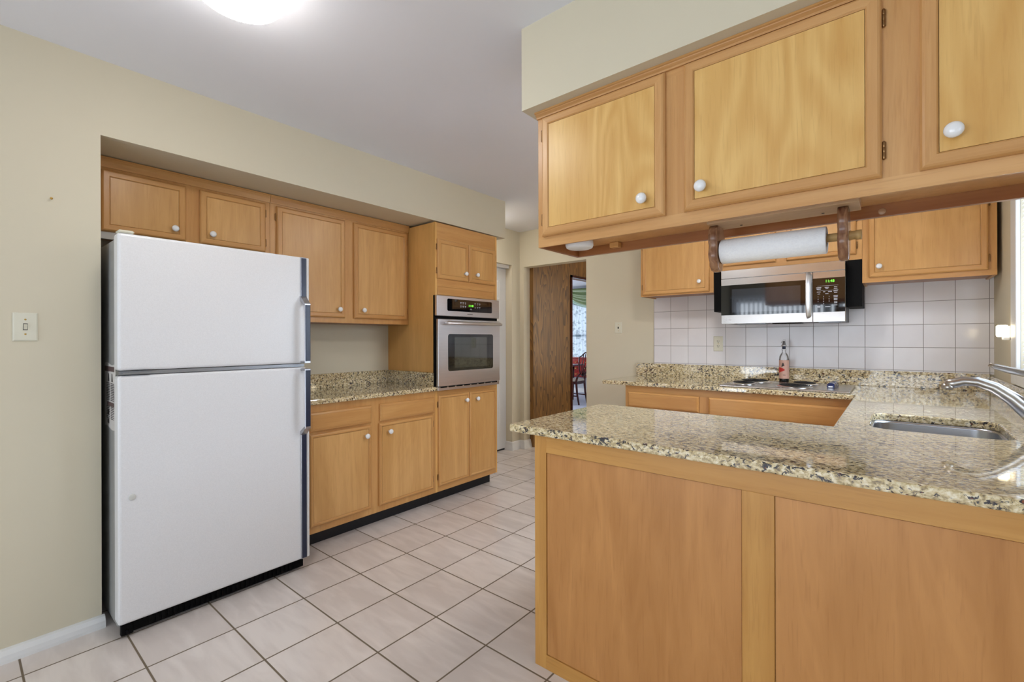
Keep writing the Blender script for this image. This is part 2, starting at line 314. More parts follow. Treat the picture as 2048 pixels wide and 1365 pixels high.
# ---------------------------------------------------------------- mesh helpers
class MB:
    def __init__(s): s.bm = bmesh.new()
    def _new(s, before, mat, smooth):
        for f in s.bm.faces:
            if f not in before: f.material_index = mat; f.smooth = smooth
    def box(s, x0, x1, y0, y1, z0, z1, bevel=0.0, mat=0, seg=1):
        before = set(s.bm.faces)
        r = bmesh.ops.create_cube(s.bm, size=1.0)
        for v in r['verts']:
            v.co = Vector(((x0+x1)/2+v.co.x*(x1-x0), (y0+y1)/2+v.co.y*(y1-y0), (z0+z1)/2+v.co.z*(z1-z0)))
        if bevel > 0:
            ed = list({e for v in r['verts'] for e in v.link_edges})
            bmesh.ops.bevel(s.bm, geom=ed, offset=bevel, segments=seg, affect='EDGES', profile=0.5)
        s._new(before, mat, False); return s
    def mbox(s, Mp, a0, a1, n0, n1, z0, z1, bevel=0.0, mat=0, seg=1):
        p, q = Mp(a0, n0, z0), Mp(a1, n1, z1)
        return s.box(min(p.x, q.x), max(p.x, q.x), min(p.y, q.y), max(p.y, q.y), min(p.z, q.z), max(p.z, q.z), bevel, mat, seg)
    def prism(s, pts, fn, d0, d1, mat=0, smooth=False):
        before = set(s.bm.faces)
        a = [s.bm.verts.new(fn(p, d0)) for p in pts]; b = [s.bm.verts.new(fn(p, d1)) for p in pts]
        n = len(pts)
        s.bm.faces.new(a); s.bm.faces.new(list(reversed(b)))
        side = []
        for i in range(n): side.append(s.bm.faces.new((a[i], b[i], b[(i+1) % n], a[(i+1) % n])))
        s._new(before, mat, False)
        if smooth:
            for f in side: f.smooth = True
        return s
    def lathe(s, prof, origin, axis=(0, 0, 1), seg=24, mat=0, smooth=True):
        before = set(s.bm.faces); ax = Vector(axis).normalized(); o = Vector(origin)
        u = ax.orthogonal().normalized(); v = ax.cross(u); rings = []
        for r, h in prof:
            if r < 1e-6: rings.append([s.bm.verts.new(o+ax*h)])
            else: rings.append([s.bm.verts.new(o+ax*h+(u*math.cos(t)+v*math.sin(t))*r) for t in [2*math.pi*k/seg for k in range(seg)]])
        for A, B in zip(rings, rings[1:]):
            for k in range(seg):
                k2 = (k+1) % seg
                if len(A) == 1 and len(B) == 1: continue
                if len(A) == 1: s.bm.faces.new((A[0], B[k], B[k2]))
                elif len(B) == 1: s.bm.faces.new((A[k], B[0], A[k2]))
                else: s.bm.faces.new((A[k], B[k], B[k2], A[k2]))
        s._new(before, mat, smooth); return s
    def tube(s, pts, radii, seg=12, mat=0, caps=True, flat=None):
        before = set(s.bm.faces); pts = [Vector(p) for p in pts]
        if not hasattr(radii, '__len__'): radii = [radii]*len(pts)
        rings = []; prev = None
        for i, p in enumerate(pts):
            t = (pts[min(i+1, len(pts)-1)]-pts[max(i-1, 0)]).normalized()
            u = t.orthogonal().normalized() if prev is None else (prev-t*prev.dot(t)).normalized()
            prev = u; v = t.cross(u)
            ru, rv = (radii[i] if hasattr(radii[i], '__len__') else (radii[i], radii[i]))
            rings.append([s.bm.verts.new(p+u*math.cos(2*math.pi*k/seg)*ru+v*math.sin(2*math.pi*k/seg)*rv) for k in range(seg)])
        for A, B in zip(rings, rings[1:]):
            for k in range(seg): s.bm.faces.new((A[k], A[(k+1) % seg], B[(k+1) % seg], B[k]))
        if caps:
            s.bm.faces.new(rings[0]); s.bm.faces.new(list(reversed(rings[-1])))
        s._new(before, mat, True)
        return s
    def grid(s, nu, nv, fn, mat=0, thick=0.0):
        before = set(s.bm.faces)
        g = [[s.bm.verts.new(fn(i/(nu-1), j/(nv-1))) for j in range(nv)] for i in range(nu)]
        for i in range(nu-1):
            for j in range(nv-1): s.bm.faces.new((g[i][j], g[i+1][j], g[i+1][j+1], g[i][j+1]))
        s._new(before, mat, True); return s
    def build(s, name, mats, parent=None, keep_normals=False):
        if not keep_normals: bmesh.ops.recalc_face_normals(s.bm, faces=s.bm.faces[:])
        me = bpy.data.meshes.new(name)
        if parent is not None:
            L = world_loc(parent)
            bmesh.ops.translate(s.bm, verts=s.bm.verts[:], vec=-L)
        s.bm.to_mesh(me); s.bm.free()
        for m in (mats if isinstance(mats, (list, tuple)) else [mats]): me.materials.append(m)
        o = bpy.data.objects.new(name, me); C.objects.link(o)
        if parent is not None: o.parent = parent
        return o

def world_loc(o):
    L = Vector((0, 0, 0))
    while o is not None: L = L + o.location; o = o.parent
    return L
def thing(name, label, cat, loc=(0, 0, 0), group=None):
    o = bpy.data.objects.new(name, None); o.empty_display_size = 0.05; C.objects.link(o)
    o.location = loc; o['label'] = label; o['category'] = cat
    if group: o['group'] = group
    return o
def tag(o, label, cat, group=None):
    o['label'] = label; o['category'] = cat
    if group: o['group'] = group
    return o
def struct(mb, name, m, parent=None):
    o = mb.build(name, m, parent)
    if parent is None: o['kind'] = 'structure'
    return o
def text(s, size, Mp, a, n, z, mat, parent, name, shear=0.0, align='CENTER', depth=0.0004):
    cu = bpy.data.curves.new(name, 'FONT'); cu.body = s; cu.size = size; cu.align_x = align; cu.align_y = 'CENTER'; cu.shear = shear; cu.extrude = depth
    t = bpy.data.objects.new(name+'_tmp', cu); C.objects.link(t)
    dg = bpy.context.evaluated_depsgraph_get(); me = bpy.data.meshes.new_from_object(t.evaluated_get(dg))
    bpy.data.objects.remove(t)
    L = world_loc(parent)
    for v in me.vertices: v.co = Mp(a+v.co.x, n+v.co.z, z+v.co.y)-L
    me.materials.clear(); me.materials.append(mat)
    o = bpy.data.objects.new(name, me); C.objects.link(o); o.parent = parent
    return o

def face_x(x0): return lambda a, n, z: Vector((x0+n, a, z))      # left wall: outward +X, a = Y
def face_y(y0): return lambda a, n, z: Vector((a, y0-n, z))      # walls seen from -Y: outward -Y, a = X
def face_xm(x0): return lambda a, n, z: Vector((x0-n, a, z))     # right wall: outward -X

def ring_frame(mb, Mp, a0, a1, z0, z1, rings, mats=(0, 1)):
    prev = None
    for ins, n in rings:
        cur = [mb.bm.verts.new(Mp(*p)) for p in ((a0+ins, n, z0+ins), (a1-ins, n, z0+ins), (a1-ins, n, z1-ins), (a0+ins, n, z1-ins))]
        if prev:
            for k in range(4):
                f = mb.bm.faces.new((prev[k], prev[(k+1) % 4], cur[(k+1) % 4], cur[k]))
                f.material_index = mats[1] if k in (0, 2) else mats[0]
        prev = cur
    return prev

def knob(parent, Mp, a, n, z, r=0.0175):
    c = Mp(a, n, z); ax = Mp(a, n+1, z)-c
    return MB().lathe([(0.0, 0.0), (r*0.5, 0.0), (r*0.42, r*0.55), (r*0.55, r*0.8), (r*0.95, r*1.05), (r, r*1.3), (r*0.9, r*1.6), (r*0.55, r*1.85), (0, r*1.95)], c, ax, 20).build('knob', M['ceramic'], parent)
def hinge(parent, Mp, a, n, z, h=0.042):
    mb = MB(); c = Mp(a, n, z)
    mb.lathe([(0, -h/2-0.004), (0.002, -h/2-0.003), (0.0038, -h/2), (0.0038, -h/6), (0.0032, -h/6+0.001), (0.0038, -h/6+0.002), (0.0038, h/6), (0.0032, h/6+0.001), (0.0038, h/6+0.002), (0.0038, h/2), (0.002, h/2+0.003), (0, h/2+0.004)], c, (0, 0, 1), 10)
    mb.mbox(Mp, a-0.005, a+0.005, n-0.003, n-0.0005, z-h/2, z+h/2)
    return mb.build('hinge', M['bronze'], parent)
def door(parent, Mp, a0, a1, z0, z1, kn=None, hg=None, fw=0.034, th=0.02, axis='Y', tint='maple', name='door', panel_axis='Z', panel_tint=None, knob_r=0.0175):
    mb = MB()
    ring_frame(mb, Mp, a0, a1, z0, z1, [(0, 0), (0, th*0.55), (0.004, th*0.85), (0.009, th), (fw-0.004, th), (fw, th-0.004), (fw, 0.0)])
    d = mb.build(name, [M[tint+'_Z'], M[tint+'_'+axis]], parent)
    MB().mbox(Mp, a0+fw+0.0012, a1-fw-0.0012, 0.001, th-0.0045, z0+fw+0.0012, z1-fw-0.0012).build('panel', M['maple_veneer_pale' if tint == 'maple_pale' else 'maple_veneer'], d)
    if kn: knob(d, Mp, kn[0], th-0.0045 if a0+fw < kn[0] < a1-fw else th, kn[1], knob_r)
    if hg:
        a = a0-0.004 if hg == 'lo' else a1+0.004
        hh = z1-z0
        for z in (z0+min(0.07, hh*0.2), z1-min(0.07, hh*0.2)): hinge(d, Mp, a, 0.006, z)
    return d
def drawer(parent, Mp, a0, a1, z0, z1, axis='Y', tint='maple', name='drawer_front'):
    mb = MB(); th = 0.019
    cur = ring_frame(mb, Mp, a0, a1, z0, z1, [(0, 0), (0, th*0.5), (0.004, th*0.8), (0.014, th), (0.0145, th-0.001), (0.0165, th-0.001), (0.017, th)], (0, 0))
    mb.bm.faces.new(cur)
    return mb.build(name, M[tint+'_'+axis], parent)

# ---------------------------------------------------------------- setting
ZC = 2.540
struct(MB().box(-3.8, 1.9, -3.3, 6.7, -0.06, 0.0), 'floor', M['floor'])
struct(MB().box(-8.2, -3.8, 3.2, 10.0, -0.06, 0.0).box(-3.8, -3.42, 5.25, 6.7, 0.0, 0.004).box(-3.8, -3.0, 6.7, 10.0, -0.06, 0), 'floor_dining', M['carpet'])
struct(MB().box(-3.8, 1.9, -3.3, 6.7, ZC, ZC+0.06), 'ceiling', M['ceiling'])
struct(MB().box(-8.2, -3.8, 3.2, 10.0, ZC, ZC+0.06).box(-3.8, -3.0, 6.7, 10, ZC, ZC+0.06), 'ceiling_dining', M['ceiling'])
# left wall, the alcove behind the refrigerator and cabinets, its lowered header
struct(MB().box(-3.53, -2.745, -3.2, 0.427, 0, ZC).box(-3.53, -3.33, 0.427, 3.09, 0, ZC).box(-3.33, -2.745, 0.427, 3.225, 2.202, ZC), 'wall_left', M['wall'])
# hall wall with the white door, thick return
struct(MB().box(-3.53, -3.41, 3.09, 3.25, 0, ZC).box(-3.53, -3.41, 3.25, 4.12, 2.136, ZC).box(-3.53, -3.41, 4.12, 4.27, 0, ZC), 'wall_hall', M['wall'])
struct(MB().box(-3.53, -3.352, 4.27, 4.385, 0, ZC).box(-3.352, -2.514, 4.27, 4.385, 2.124, ZC).box(-2.514, 0.62, 4.27, 4.385, 0, ZC), 'wall_back', M['wall'])
# right wall with the sink window (opening y 2.25..3.44, z 1.10..2.08)
struct(MB().box(0.488, 0.60, 1.40, 2.25, 0, ZC).box(0.488, 0.60, 3.44, 4.27, 0, ZC).box(0.488, 0.60, 2.25, 3.44, 0, 1.10).box(0.488, 0.60, 2.25, 3.44, 2.08, ZC).box(0.60, 1.8, 1.40, 1.52, 0, ZC), 'wall_right', M['wall'])
struct(MB().box(1.7, 1.8, -3.2, -2.3, 0, ZC).box(1.7, 1.8, 0.6, 1.40, 0, ZC).box(1.7, 1.8, -2.3, 0.6, 0, 0.7).box(1.7, 1.8, -2.3, 0.6, 2.2, ZC), 'wall_breakfast', M['wall'])  # window opening added to let in more sky light
# rear wall with patio door opening x -2.7..0.7
struct(MB().box(-3.53, -2.7, -3.1, -3.0, 0, ZC).box(0.7, 1.8, -3.1, -3.0, 0, ZC).box(-2.7, 0.7, -3.1, -3.0, 2.12, ZC), 'wall_rear', M['wall'])
# dropped header above the peninsula and above the back wall cabinets
struct(MB().box(-1.168, 0.488, 1.478, 1.90, 2.207, ZC), 'wall_header_peninsula', M['wall'])
struct(MB().box(-1.80, 0.488, 3.93, 4.27, 2.207, ZC), 'wall_header_back', M['wall'])
struct(MB().box(-1.772, 0.4879, 4.262, 4.27, 1.045, 1.72), 'wall_tiled', M['splash_tiles'])
# panelled hall wall and the dining room
struct(MB().box(-3.43, -3.30, 4.385, 5.225, 0, ZC).box(-3.43, -3.30, 5.225, 6.35, 2.10, ZC).box(-3.43, -3.30, 6.35, 6.7, 0, ZC), 'wall_panelled', M['paneling'])
struct(MB().box(-3.31, -3.285, 5.20, 5.228, 0, 2.125).box(-3.31, -3.285, 5.20, 6.36, 2.095, 2.125), 'trim_doorway', M['mahogany'])
struct(MB().box(-3.30, -1.2, 6.6, 6.7, 0, ZC).box(-1.3, -1.2, 4.385, 6.6, 0, ZC), 'wall_foyer', M['wall'])
struct(MB().box(-8.2, -7.2, 9.70, 9.8, 0, ZC).box(-7.2, -5.3, 9.70, 9.8, 0, 0.55).box(-7.2, -5.3, 9.70, 9.8, 2.2, ZC).box(-5.3, -3.0, 9.70, 9.8, 0, ZC)
       .box(-8.2, -8.1, 3.2, 9.7, 0, ZC).box(-3.1, -3.0, 6.7, 9.7, 0, ZC).box(-8.1, -3.53, 3.2, 3.3, 0, ZC), 'wall_dining', paint('dining_paint', rgb(204, 208, 214)))
struct(MB().box(-8.1, -3.5, 9.66, 9.70, 0, 0.10), 'baseboard_dining', M['trim'])

# baseboards
def skirt(pts, offs, name, h=0.085, t=0.022, flare=0.010):
    mb = MB(); prof = [(0, 0), (t+flare, 0), (t+flare*0.8, 0.012), (t, h*0.6), (t*0.6, h*0.92), (0.003, h), (0, h)]
    rows = []
    for p, o in zip(pts, offs): rows.append([mb.bm.verts.new((p[0]+o[0]*d, p[1]+o[1]*d, z)) for d, z in prof])
    for A, B in zip(rows, rows[1:]):
        for k in range(len(prof)): mb.bm.faces.new((A[k], A[(k+1) % len(prof)], B[(k+1) % len(prof)], B[k]))
    mb.bm.faces.new(rows[0]); mb.bm.faces.new(list(reversed(rows[-1])))
    struct(mb, name, M['trim'])
skirt([(-2.745, -3.0), (-2.745, 0.436)], [(1, 0), (1, 0)], 'baseboard_left', 0.05, 0.028, 0.004)
skirt([(-3.525, 4.12), (-3.41, 4.12), (-3.41, 4.27), (-3.352, 4.27), (-3.352, 4.385)], [(0, -1), (1, -1), (1, -1), (1, -1), (1, 0)], 'baseboard_hall', 0.095, 0.016, 0.016)

# windows
def window_unit(n, o0, o1, z0, z1, Mp, depth):
    g = MB()
    for (a, b, c, d) in ((o0-0.075, o0, z0-0.06, z1+0.075), (o1, o1+0.135, z0-0.06, z1+0.075), (o0, o1, z1, z1+0.075), (o0, o1, z0-0.06, z0)):
        g.mbox(Mp, a, b, 0.0, 0.018, c, d, 0.003)
    for (a, b, c, d) in ((o0, o0+0.04, z0, z1), (o1-0.04, o1, z0, z1), (o0, o1, z1-0.04, z1), (o0, o1, z0, z0+0.04)):
        g.mbox(Mp, a, b, -depth, -0.045, c, d)
    o = struct(g, n, M['trim'])
    MB().mbox(Mp, o0+0.035, o1-0.035, -0.085, -0.08, z0+0.035, z1-0.035).build('window_pane', M['pane'], o)
    return o
window_unit('window_2_added', -2.3, 0.6, 0.7, 2.2, face_xm(1.7), 0.10)  # unseen window added so light reaches the left wall and refrigerator
window_unit('window_1', 2.25, 3.44, 1.10, 2.08, face_xm(0.488), 0.11)
b = thing('mini_blind', 'white horizontal mini blind hanging in the window beside the sink', 'blind', (0.50, 2.85, 1.10))
mb = MB()
for k in range(46):
    z = 1.135+k*0.0202
    mb.bm.faces.new([mb.bm.verts.new(p) for p in ((0.487, 2.30, z-0.007), (0.487, 3.40, z-0.007), (0.509, 3.40, z+0.007), (0.509, 2.30, z+0.007))])
mb.build('slats', M['blind'], b)
MB().box(0.480, 0.515, 2.29, 3.41, 2.055, 2.08, 0.002).build('head_rail', M['white_plastic'], b)
MB().box(0.484, 0.512, 2.30, 3.40, 1.108, 1.124, 0.003).build('bottom_rail', M['white_plastic'], b)

d = struct(MB().box(-2.7, -2.65, -3.09, -3.02, 0, 2.12).box(0.65, 0.7, -3.09, -3.02, 0, 2.12).box(-2.65, 0.65, -3.09, -3.02, 2.06, 2.12).box(-2.65, 0.65, -3.09, -3.02, 0, 0.06).box(-1.03, -0.97, -3.09, -3.02, 0.06, 2.06), 'door_2', M['trim'])
MB().box(-2.65, 0.65, -3.058, -3.052, 0.06, 2.06).build('door_glass', M['pane'], d)
b = thing('vertical_blind', 'white vertical slat blind over the patio door at the rear', 'blind', (-1.0, -2.95, 2.15))
MB().box(-2.8, 0.8, -2.99, -2.92, 2.13, 2.18, 0.004).build('head_rail', M['white_plastic'], b)
mb = MB()
for k in range(40):
    cx = -2.72+k*0.088; ang = math.radians(52+((k*37) % 7)-3); dx, dy = 0.044*math.cos(ang), 0.044*math.sin(ang)
    mb.prism([(cx-dx, -2.955-dy), (cx+dx, -2.955+dy), (cx+dx+0.001, -2.954+dy), (cx-dx+0.001, -2.954-dy)], lambda p, z: Vector((p[0], p[1], z)), 0.04, 2.13)
mb.build('slats', M['blind'], b)

# white panelled hall door behind the oven cabinet
mb = MB(); Mp = face_x(-3.50); W0, W1 = 3.27, 4.118
d = struct(mb.mbox(Mp, W0, W1, -0.03, 0.0, 0.018, 2.095), 'door_1', M['trim'])
mb = MB()
for (a0, a1) in ((W0+0.11, (W0+W1)/2-0.05), ((W0+W1)/2+0.05, W1-0.11)):
    for (z0, z1) in ((0.22, 0.82), (1.0, 1.62), (1.74, 1.97)):
        cur = ring_frame(mb, Mp, a0, a1, z0, z1, [(0, 0), (0.0, 0.006), (0.016, 0.001), (0.035, 0.007)], (0, 0)); mb.bm.faces.new(cur)
mb.build('raised_panels', M['trim'], d)
MB().lathe([(0, 0), (0.028, 0), (0.028, 0.006), (0.012, 0.012), (0.012, 0.035), (0.027, 0.045), (0.03, 0.06), (0.02, 0.072), (0, 0.075)], (-3.5, W0+0.07, 0.95), (1, 0, 0), 16).build('door_knob', M['brass'], d)
struct(MB().box(-3.53, -3.45, 3.25, 3.27, 0, 2.136).box(-3.53, -3.45, 3.27, 4.12, 2.10, 2.136).box(-3.535, -3.50, 3.27, 4.118, 0.0, 0.016, mat=1), 'trim_hall_door', [M['trim'], M['door_gap']])  # second colour paints the dark gap beneath the door

# ---------------------------------------------------------------- ceiling lamps
def dome(loc, label, shade='frosted'):
    t = thing('ceiling_light', label, 'ceiling light', loc)
    MB().lathe([(0, 0), (0.10, 0), (0.10, -0.02), (0, -0.02)], loc, (0, 0, 1), 32).build('lamp_base', M['white_plastic'], t)
    MB().lathe([(0.100, -0.012), (0.145, -0.022), (0.150, -0.045), (0.146, -0.058), (0.128, -0.078), (0.095, -0.094), (0.05, -0.104), (0, -0.107)], loc, (0, 0, 1), 40).build('frosted_shade', M[shade], t)
    return t
dome((-1.752, 0.637, ZC), 'round frosted white dome lamp on the ceiling in front of the refrigerator')
dome((-0.74, 2.62, ZC), 'round frosted dome lamp over the sink and cooktop, hidden by hanging cabinets', 'frosted_bright')
dome((-3.22, 3.44, ZC), 'unseen round opal dome lamp added in the hall corner to brighten the hall', 'frosted_hall_fill')  # lamp added out of view to lift the hall wall and far floor

# ---------------------------------------------------------------- refrigerator
LX = face_x
fr = thing('refrigerator', 'large white top-freezer refrigerator with dark blue door grips in the wall alcove', 'refrigerator', (-2.9, 0.86, 0))
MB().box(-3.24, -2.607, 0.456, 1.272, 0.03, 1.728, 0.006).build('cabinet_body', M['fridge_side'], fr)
fz = MB().box(-2.603, -2.53, 0.446, 1.262, 1.150, 1.738, 0.012, seg=3).build('freezer_door', M['enamel'], fr)
fd = MB().box(-2.603, -2.53, 0.446, 1.262, 0.066, 1.128, 0.012, seg=3).build('fresh_food_door', M['enamel'], fr)
MB().box(-2.608, -2.602, 0.460, 1.258, 0.08, 1.72).build('door_gasket', M['gasket'], fr)
mb = MB().box(-2.60, -2.545, 0.452, 1.255, 1.131, 1.147)
mb.box(-2.56, -2.526, 0.462, 0.56, 1.136, 1.142).build('centre_rail', M['grey_metal'], fr)
MB().box(-2.59, -2.535, 0.45, 0.505, 1.739, 1.752, 0.005).build('hinge_cap', M['almond'], fr)
mb = MB().box(-2.60, -2.565, 0.47, 1.255, 0.012, 0.062)
for k in range(30): mb.box(-2.566, -2.558, 0.56+k*0.022, 0.572+k*0.022, 0.018, 0.056)
mb.build('kick_grille', M['black'], fr)
MB().box(-2.57, -2.545, 0.458, 0.50, 0.012, 0.06, 0.003).lathe([(0, 0), (0.006, 0), (0.006, 0.012), (0, 0.012)], (-2.546, 0.478, 0.03), (1, 0, 0), 10).build('lower_hinge', M['black'], fr)
for sx in (-3.15, -2.66):
    for sy in (0.50, 1.22): MB().lathe([(0, 0), (0.022, 0), (0.022, 0.01), (0.01, 0.012), (0.01, 0.035), (0, 0.035)], (sx, sy, 0), (0, 0, 1), 14).build('foot', M['black'], fr)
MB().lathe([(0, 0), (0.013, 0), (0.013, 0.003), (0.011, 0.004), (0, 0.004)], (-2.53, 0.493, 0.605), (1, 0, 0), 20).build('round_badge', plain('aged_badge', rgb(206, 206, 200), 0.4), fd)
def grip(parent, z_lo, z_hi, flush_lo, flush_hi):
    # chrome edged strip: flush part on the door face, raised part bowed out as the pull
    y0, y1 = 1.226, 1.258; rx = -2.466
    mb = MB()
    mb.box(-2.531, -2.5225, y0, y1, flush_lo, flush_hi, 0.002)
    mb.box(rx-0.009, rx-0.003, y0-0.004, y1-0.004, z_lo, z_hi, 0.002)
    up = flush_lo > z_lo
    za, zb = (z_hi, flush_lo) if up else (z_lo, flush_hi)
    sg = 1 if up else -1
    mb.prism([(-2.531, zb+sg*0.02), (-2.520, zb+sg*0.02), (rx-0.003, za-sg*0.004), (rx-0.014, za-sg*0.012), (-2.531, zb)], lambda p, yy: Vector((p[0], yy, p[1])), y0-0.003, y1-0.003)
    ze = z_lo if up else z_hi
    mb.box(-2.531, rx-0.008, y0, y1-0.004, ze if up else ze-0.012, ze+0.012 if up else ze, 0.002)
    g = mb.build('door_pull', M['pull_metal'], parent)
    mb = MB().box(-2.5235, -2.519, y0+0.004, y1-0.003, flush_lo+0.005, flush_hi-0.005, 0.001)
    mb.box(rx-0.004, rx+0.001, y0-0.001, y1-0.007, z_lo+0.012, z_hi-0.008, 0.0015)
    mb.build('navy_insert', M['navy'], g)
    MB().box(-2.55, -2.526, y1+0.002, y1+0.017, min(flush_lo, z_lo), max(flush_hi, z_hi), 0.004).build('edge_moulding', M['enamel'], g)
grip(fz, 1.152, 1.478, 1.50, 1.736)
grip(fd, 0.795, 1.122, 0.070, 0.775)
st = MB().grid(8, 12, lambda u, v: Vector((-2.842+u*0.232, 0.4545-0.0015*math.sin(v*9)*u, 0.885+v*0.290+0.006*math.sin(u*7)*(1 if v in (0, 1) else 0)))).build('instruction_sticker', M['label_paper'], fr)
Ms = lambda a, n, z: Vector((a, 0.4535-n, z))
MB().mbox(Ms, -2.825, -2.635, 0, 0.0012, 1.140, 1.162).build('header_band', M['label_brown'], st)
MB().mbox(Ms, -2.775, -2.645, 0, 0.0012, 0.985, 1.002).build('lower_band', M['label_brown'], st)
mb = MB()
for k in range(22):
    z = 1.085-k*0.0075
    if 0.982 < z < 1.008: continue
    for a in (-2.79, -2.705): mb.mbox(Ms, a, a+0.058+0.01*((k*7) % 3)/3, 0, 0.001, z, z+0.003)
for a in (-2.76, -2.69): mb.prism([(a, 1.095), (a+0.022, 1.095), (a+0.016, 1.128), (a+0.006, 1.132)], lambda p, q: Ms(p[0], q, p[1]), 0, 0.001)
for z in (0.905, 0.945): mb.mbox(Ms, -2.77, -2.74, 0, 0.001, z, z+0.02)
mb.build('sticker_print', M['marks_dark'], st)

# ---------------------------------------------------------------- left wall cabinets
def crown(parent, Mp, a0, a1, z0, z1, out, tint, axis, base=0.0):
    prof = [(base, z0), (base+out*0.35, z0), (base+out*0.4, z0+0.006), (base+out*0.75, z0+(z1-z0)*0.55), (base+out*0.8, z1-0.008), (base+out, z1-0.006), (base+out, z1), (base, z1)]
    return MB().prism(prof, lambda p, a: Mp(a, p[0], p[1]), a0, a1).build('crown_moulding', M[tint+'_'+axis], parent)

c = thing('wall_cabinet', 'short two-door maple cabinet above the refrigerator', 'cabinet', (-3.2, 0.86, 1.8), None)
MB().box(-3.329, -3.05, 0.434, 1.284, 1.826, 2.178, mat=0).build('carcass', M['maple_Z'], c)
mb = MB(); Mp = face_x(-3.05)
MB().mbox(Mp, 0.434, 1.284, -0.02, 0.0, 1.79, 1.8255).build('filler_strip', plain('primer_grey', rgb(182, 178, 170)), c)
door(c, Mp, 0.474, 0.832, 1.829, 2.134, (0.777, 1.888), 'lo'); door(c, Mp, 0.898, 1.254, 1.829, 2.134, (0.957, 1.888), 'hi')
crown(c, Mp, 0.434, 1.284, 2.148, 2.198, 0.018, 'maple', 'Y')
c = thing('wall_cabinet', 'tall two-door maple wall cabinet between refrigerator and oven cabinet', 'cabinet', (-3.2, 1.83, 1.4))
MB().box(-3.329, -3.05, 1.286, 2.367, 1.40, 2.178).build('carcass', M['maple_Z'], c)
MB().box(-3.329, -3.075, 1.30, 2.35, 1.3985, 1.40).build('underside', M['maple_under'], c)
door(c, Mp, 1.322, 1.797, 1.436, 2.134, (1.747, 1.495), 'lo'); door(c, Mp, 1.867, 2.343, 1.436, 2.134, (1.940, 1.497), 'hi')
crown(c, Mp, 1.286, 2.367, 2.148, 2.198, 0.018, 'maple', 'Y')

# oven cabinet
c = thing('oven_cabinet', 'tall maple cabinet built around the wall oven', 'cabinet', (-3.0, 2.73, 0))
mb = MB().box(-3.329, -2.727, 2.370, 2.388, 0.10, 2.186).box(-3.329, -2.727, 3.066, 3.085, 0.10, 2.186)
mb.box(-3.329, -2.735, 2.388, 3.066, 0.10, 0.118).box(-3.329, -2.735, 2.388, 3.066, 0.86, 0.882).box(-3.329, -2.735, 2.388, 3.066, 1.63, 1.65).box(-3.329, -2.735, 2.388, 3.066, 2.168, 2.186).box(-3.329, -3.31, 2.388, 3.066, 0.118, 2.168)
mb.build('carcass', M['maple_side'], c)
Mo = face_x(-2.735)
for nm, parts in (('upper_face_frame', ((2.388, 3.066, 2.058, 2.186, 1), (2.388, 3.066, 1.625, 1.752, 1), (2.388, 2.40, 1.752, 2.058, 0), (3.05, 3.066, 1.752, 2.058, 0), (2.71, 2.735, 1.752, 2.058, 0))),
                  ('lower_face_frame', ((2.388, 3.066, 0.845, 0.895, 1), (2.388, 3.066, 0.10, 0.146, 1), (2.388, 2.40, 0.146, 0.845, 0), (3.05, 3.066, 0.146, 0.845, 0), (2.71, 2.735, 0.146, 0.845, 0)))):
    mb = MB()
    for (a0, a1, z0, z1, m) in parts: mb.mbox(Mo, a0, a1, -0.004, 0.0082, z0, z1, mat=m)
    mb.build(nm, [M['maple_Z'], M['maple_Y']], c)
Mt = face_x(-2.727)
door(c, Mt, 2.386, 2.720, 1.752, 2.058, (2.676, 1.815), 'lo'); door(c, Mt, 2.724, 3.052, 1.752, 2.058, (2.810, 1.819), 'hi')
cur_mb = MB(); cur = ring_frame(cur_mb, Mt, 2.392, 3.04, 1.626, 1.698, [(0, 0.0005), (0.002, 0.004), (0.006, 0.004), (0.010, 0.001)], (0, 0)); cur_mb.bm.faces.new(cur)
cur_mb.build('rail_panel', M['maple_Y'], c)
door(c, Mt, 2.394, 2.724, 0.146, 0.846, (2.682, 0.785), 'lo', fw=0.022); door(c, Mt, 2.728, 3.053, 0.146, 0.846, (2.810, 0.785), 'hi', fw=0.022)
MB().box(-3.32, -2.815, 2.372, 3.083, 0.0, 0.10).build('toe_kick', M['toe'], c)

# base cabinet left
c = thing('base_cabinet', 'two-door maple base cabinet with two drawers under the left granite counter', 'cabinet', (-3.0, 1.83, 0))
MB().box(-3.329, -2.727, 1.290, 2.369, 0.10, 0.886).build('carcass', M['maple_Z'], c)
drawer(c, Mt, 1.370, 1.799, 0.720, 0.838); drawer(c, Mt, 1.866, 2.348, 0.720, 0.838)
door(c, Mt, 1.370, 1.795, 0.144, 0.706, (1.753, 0.640), 'lo', fw=0.022); door(c, Mt, 1.857, 2.336, 0.144, 0.706, (1.937, 0.643), 'hi', fw=0.022)
MB().box(-3.32, -2.815, 1.292, 2.369, 0.0, 0.10).build('toe_kick', M['toe'], c)
c = thing('countertop', 'speckled granite counter between refrigerator and oven cabinet', 'countertop', (-3.0, 1.83, 0.886))
MB().box(-3.329, -2.695, 1.285, 2.369, 0.887, 0.918, 0.004, seg=2).build('slab', M['granite'], c)
MB().box(-3.329, -3.308, 1.285, 2.347, 0.918, 1.024, 0.002).build('backsplash', M['granite'], c)
MB().box(-3.329, -2.725, 2.348, 2.369, 0.918, 1.024, 0.002).build('side_splash', M['granite'], c)

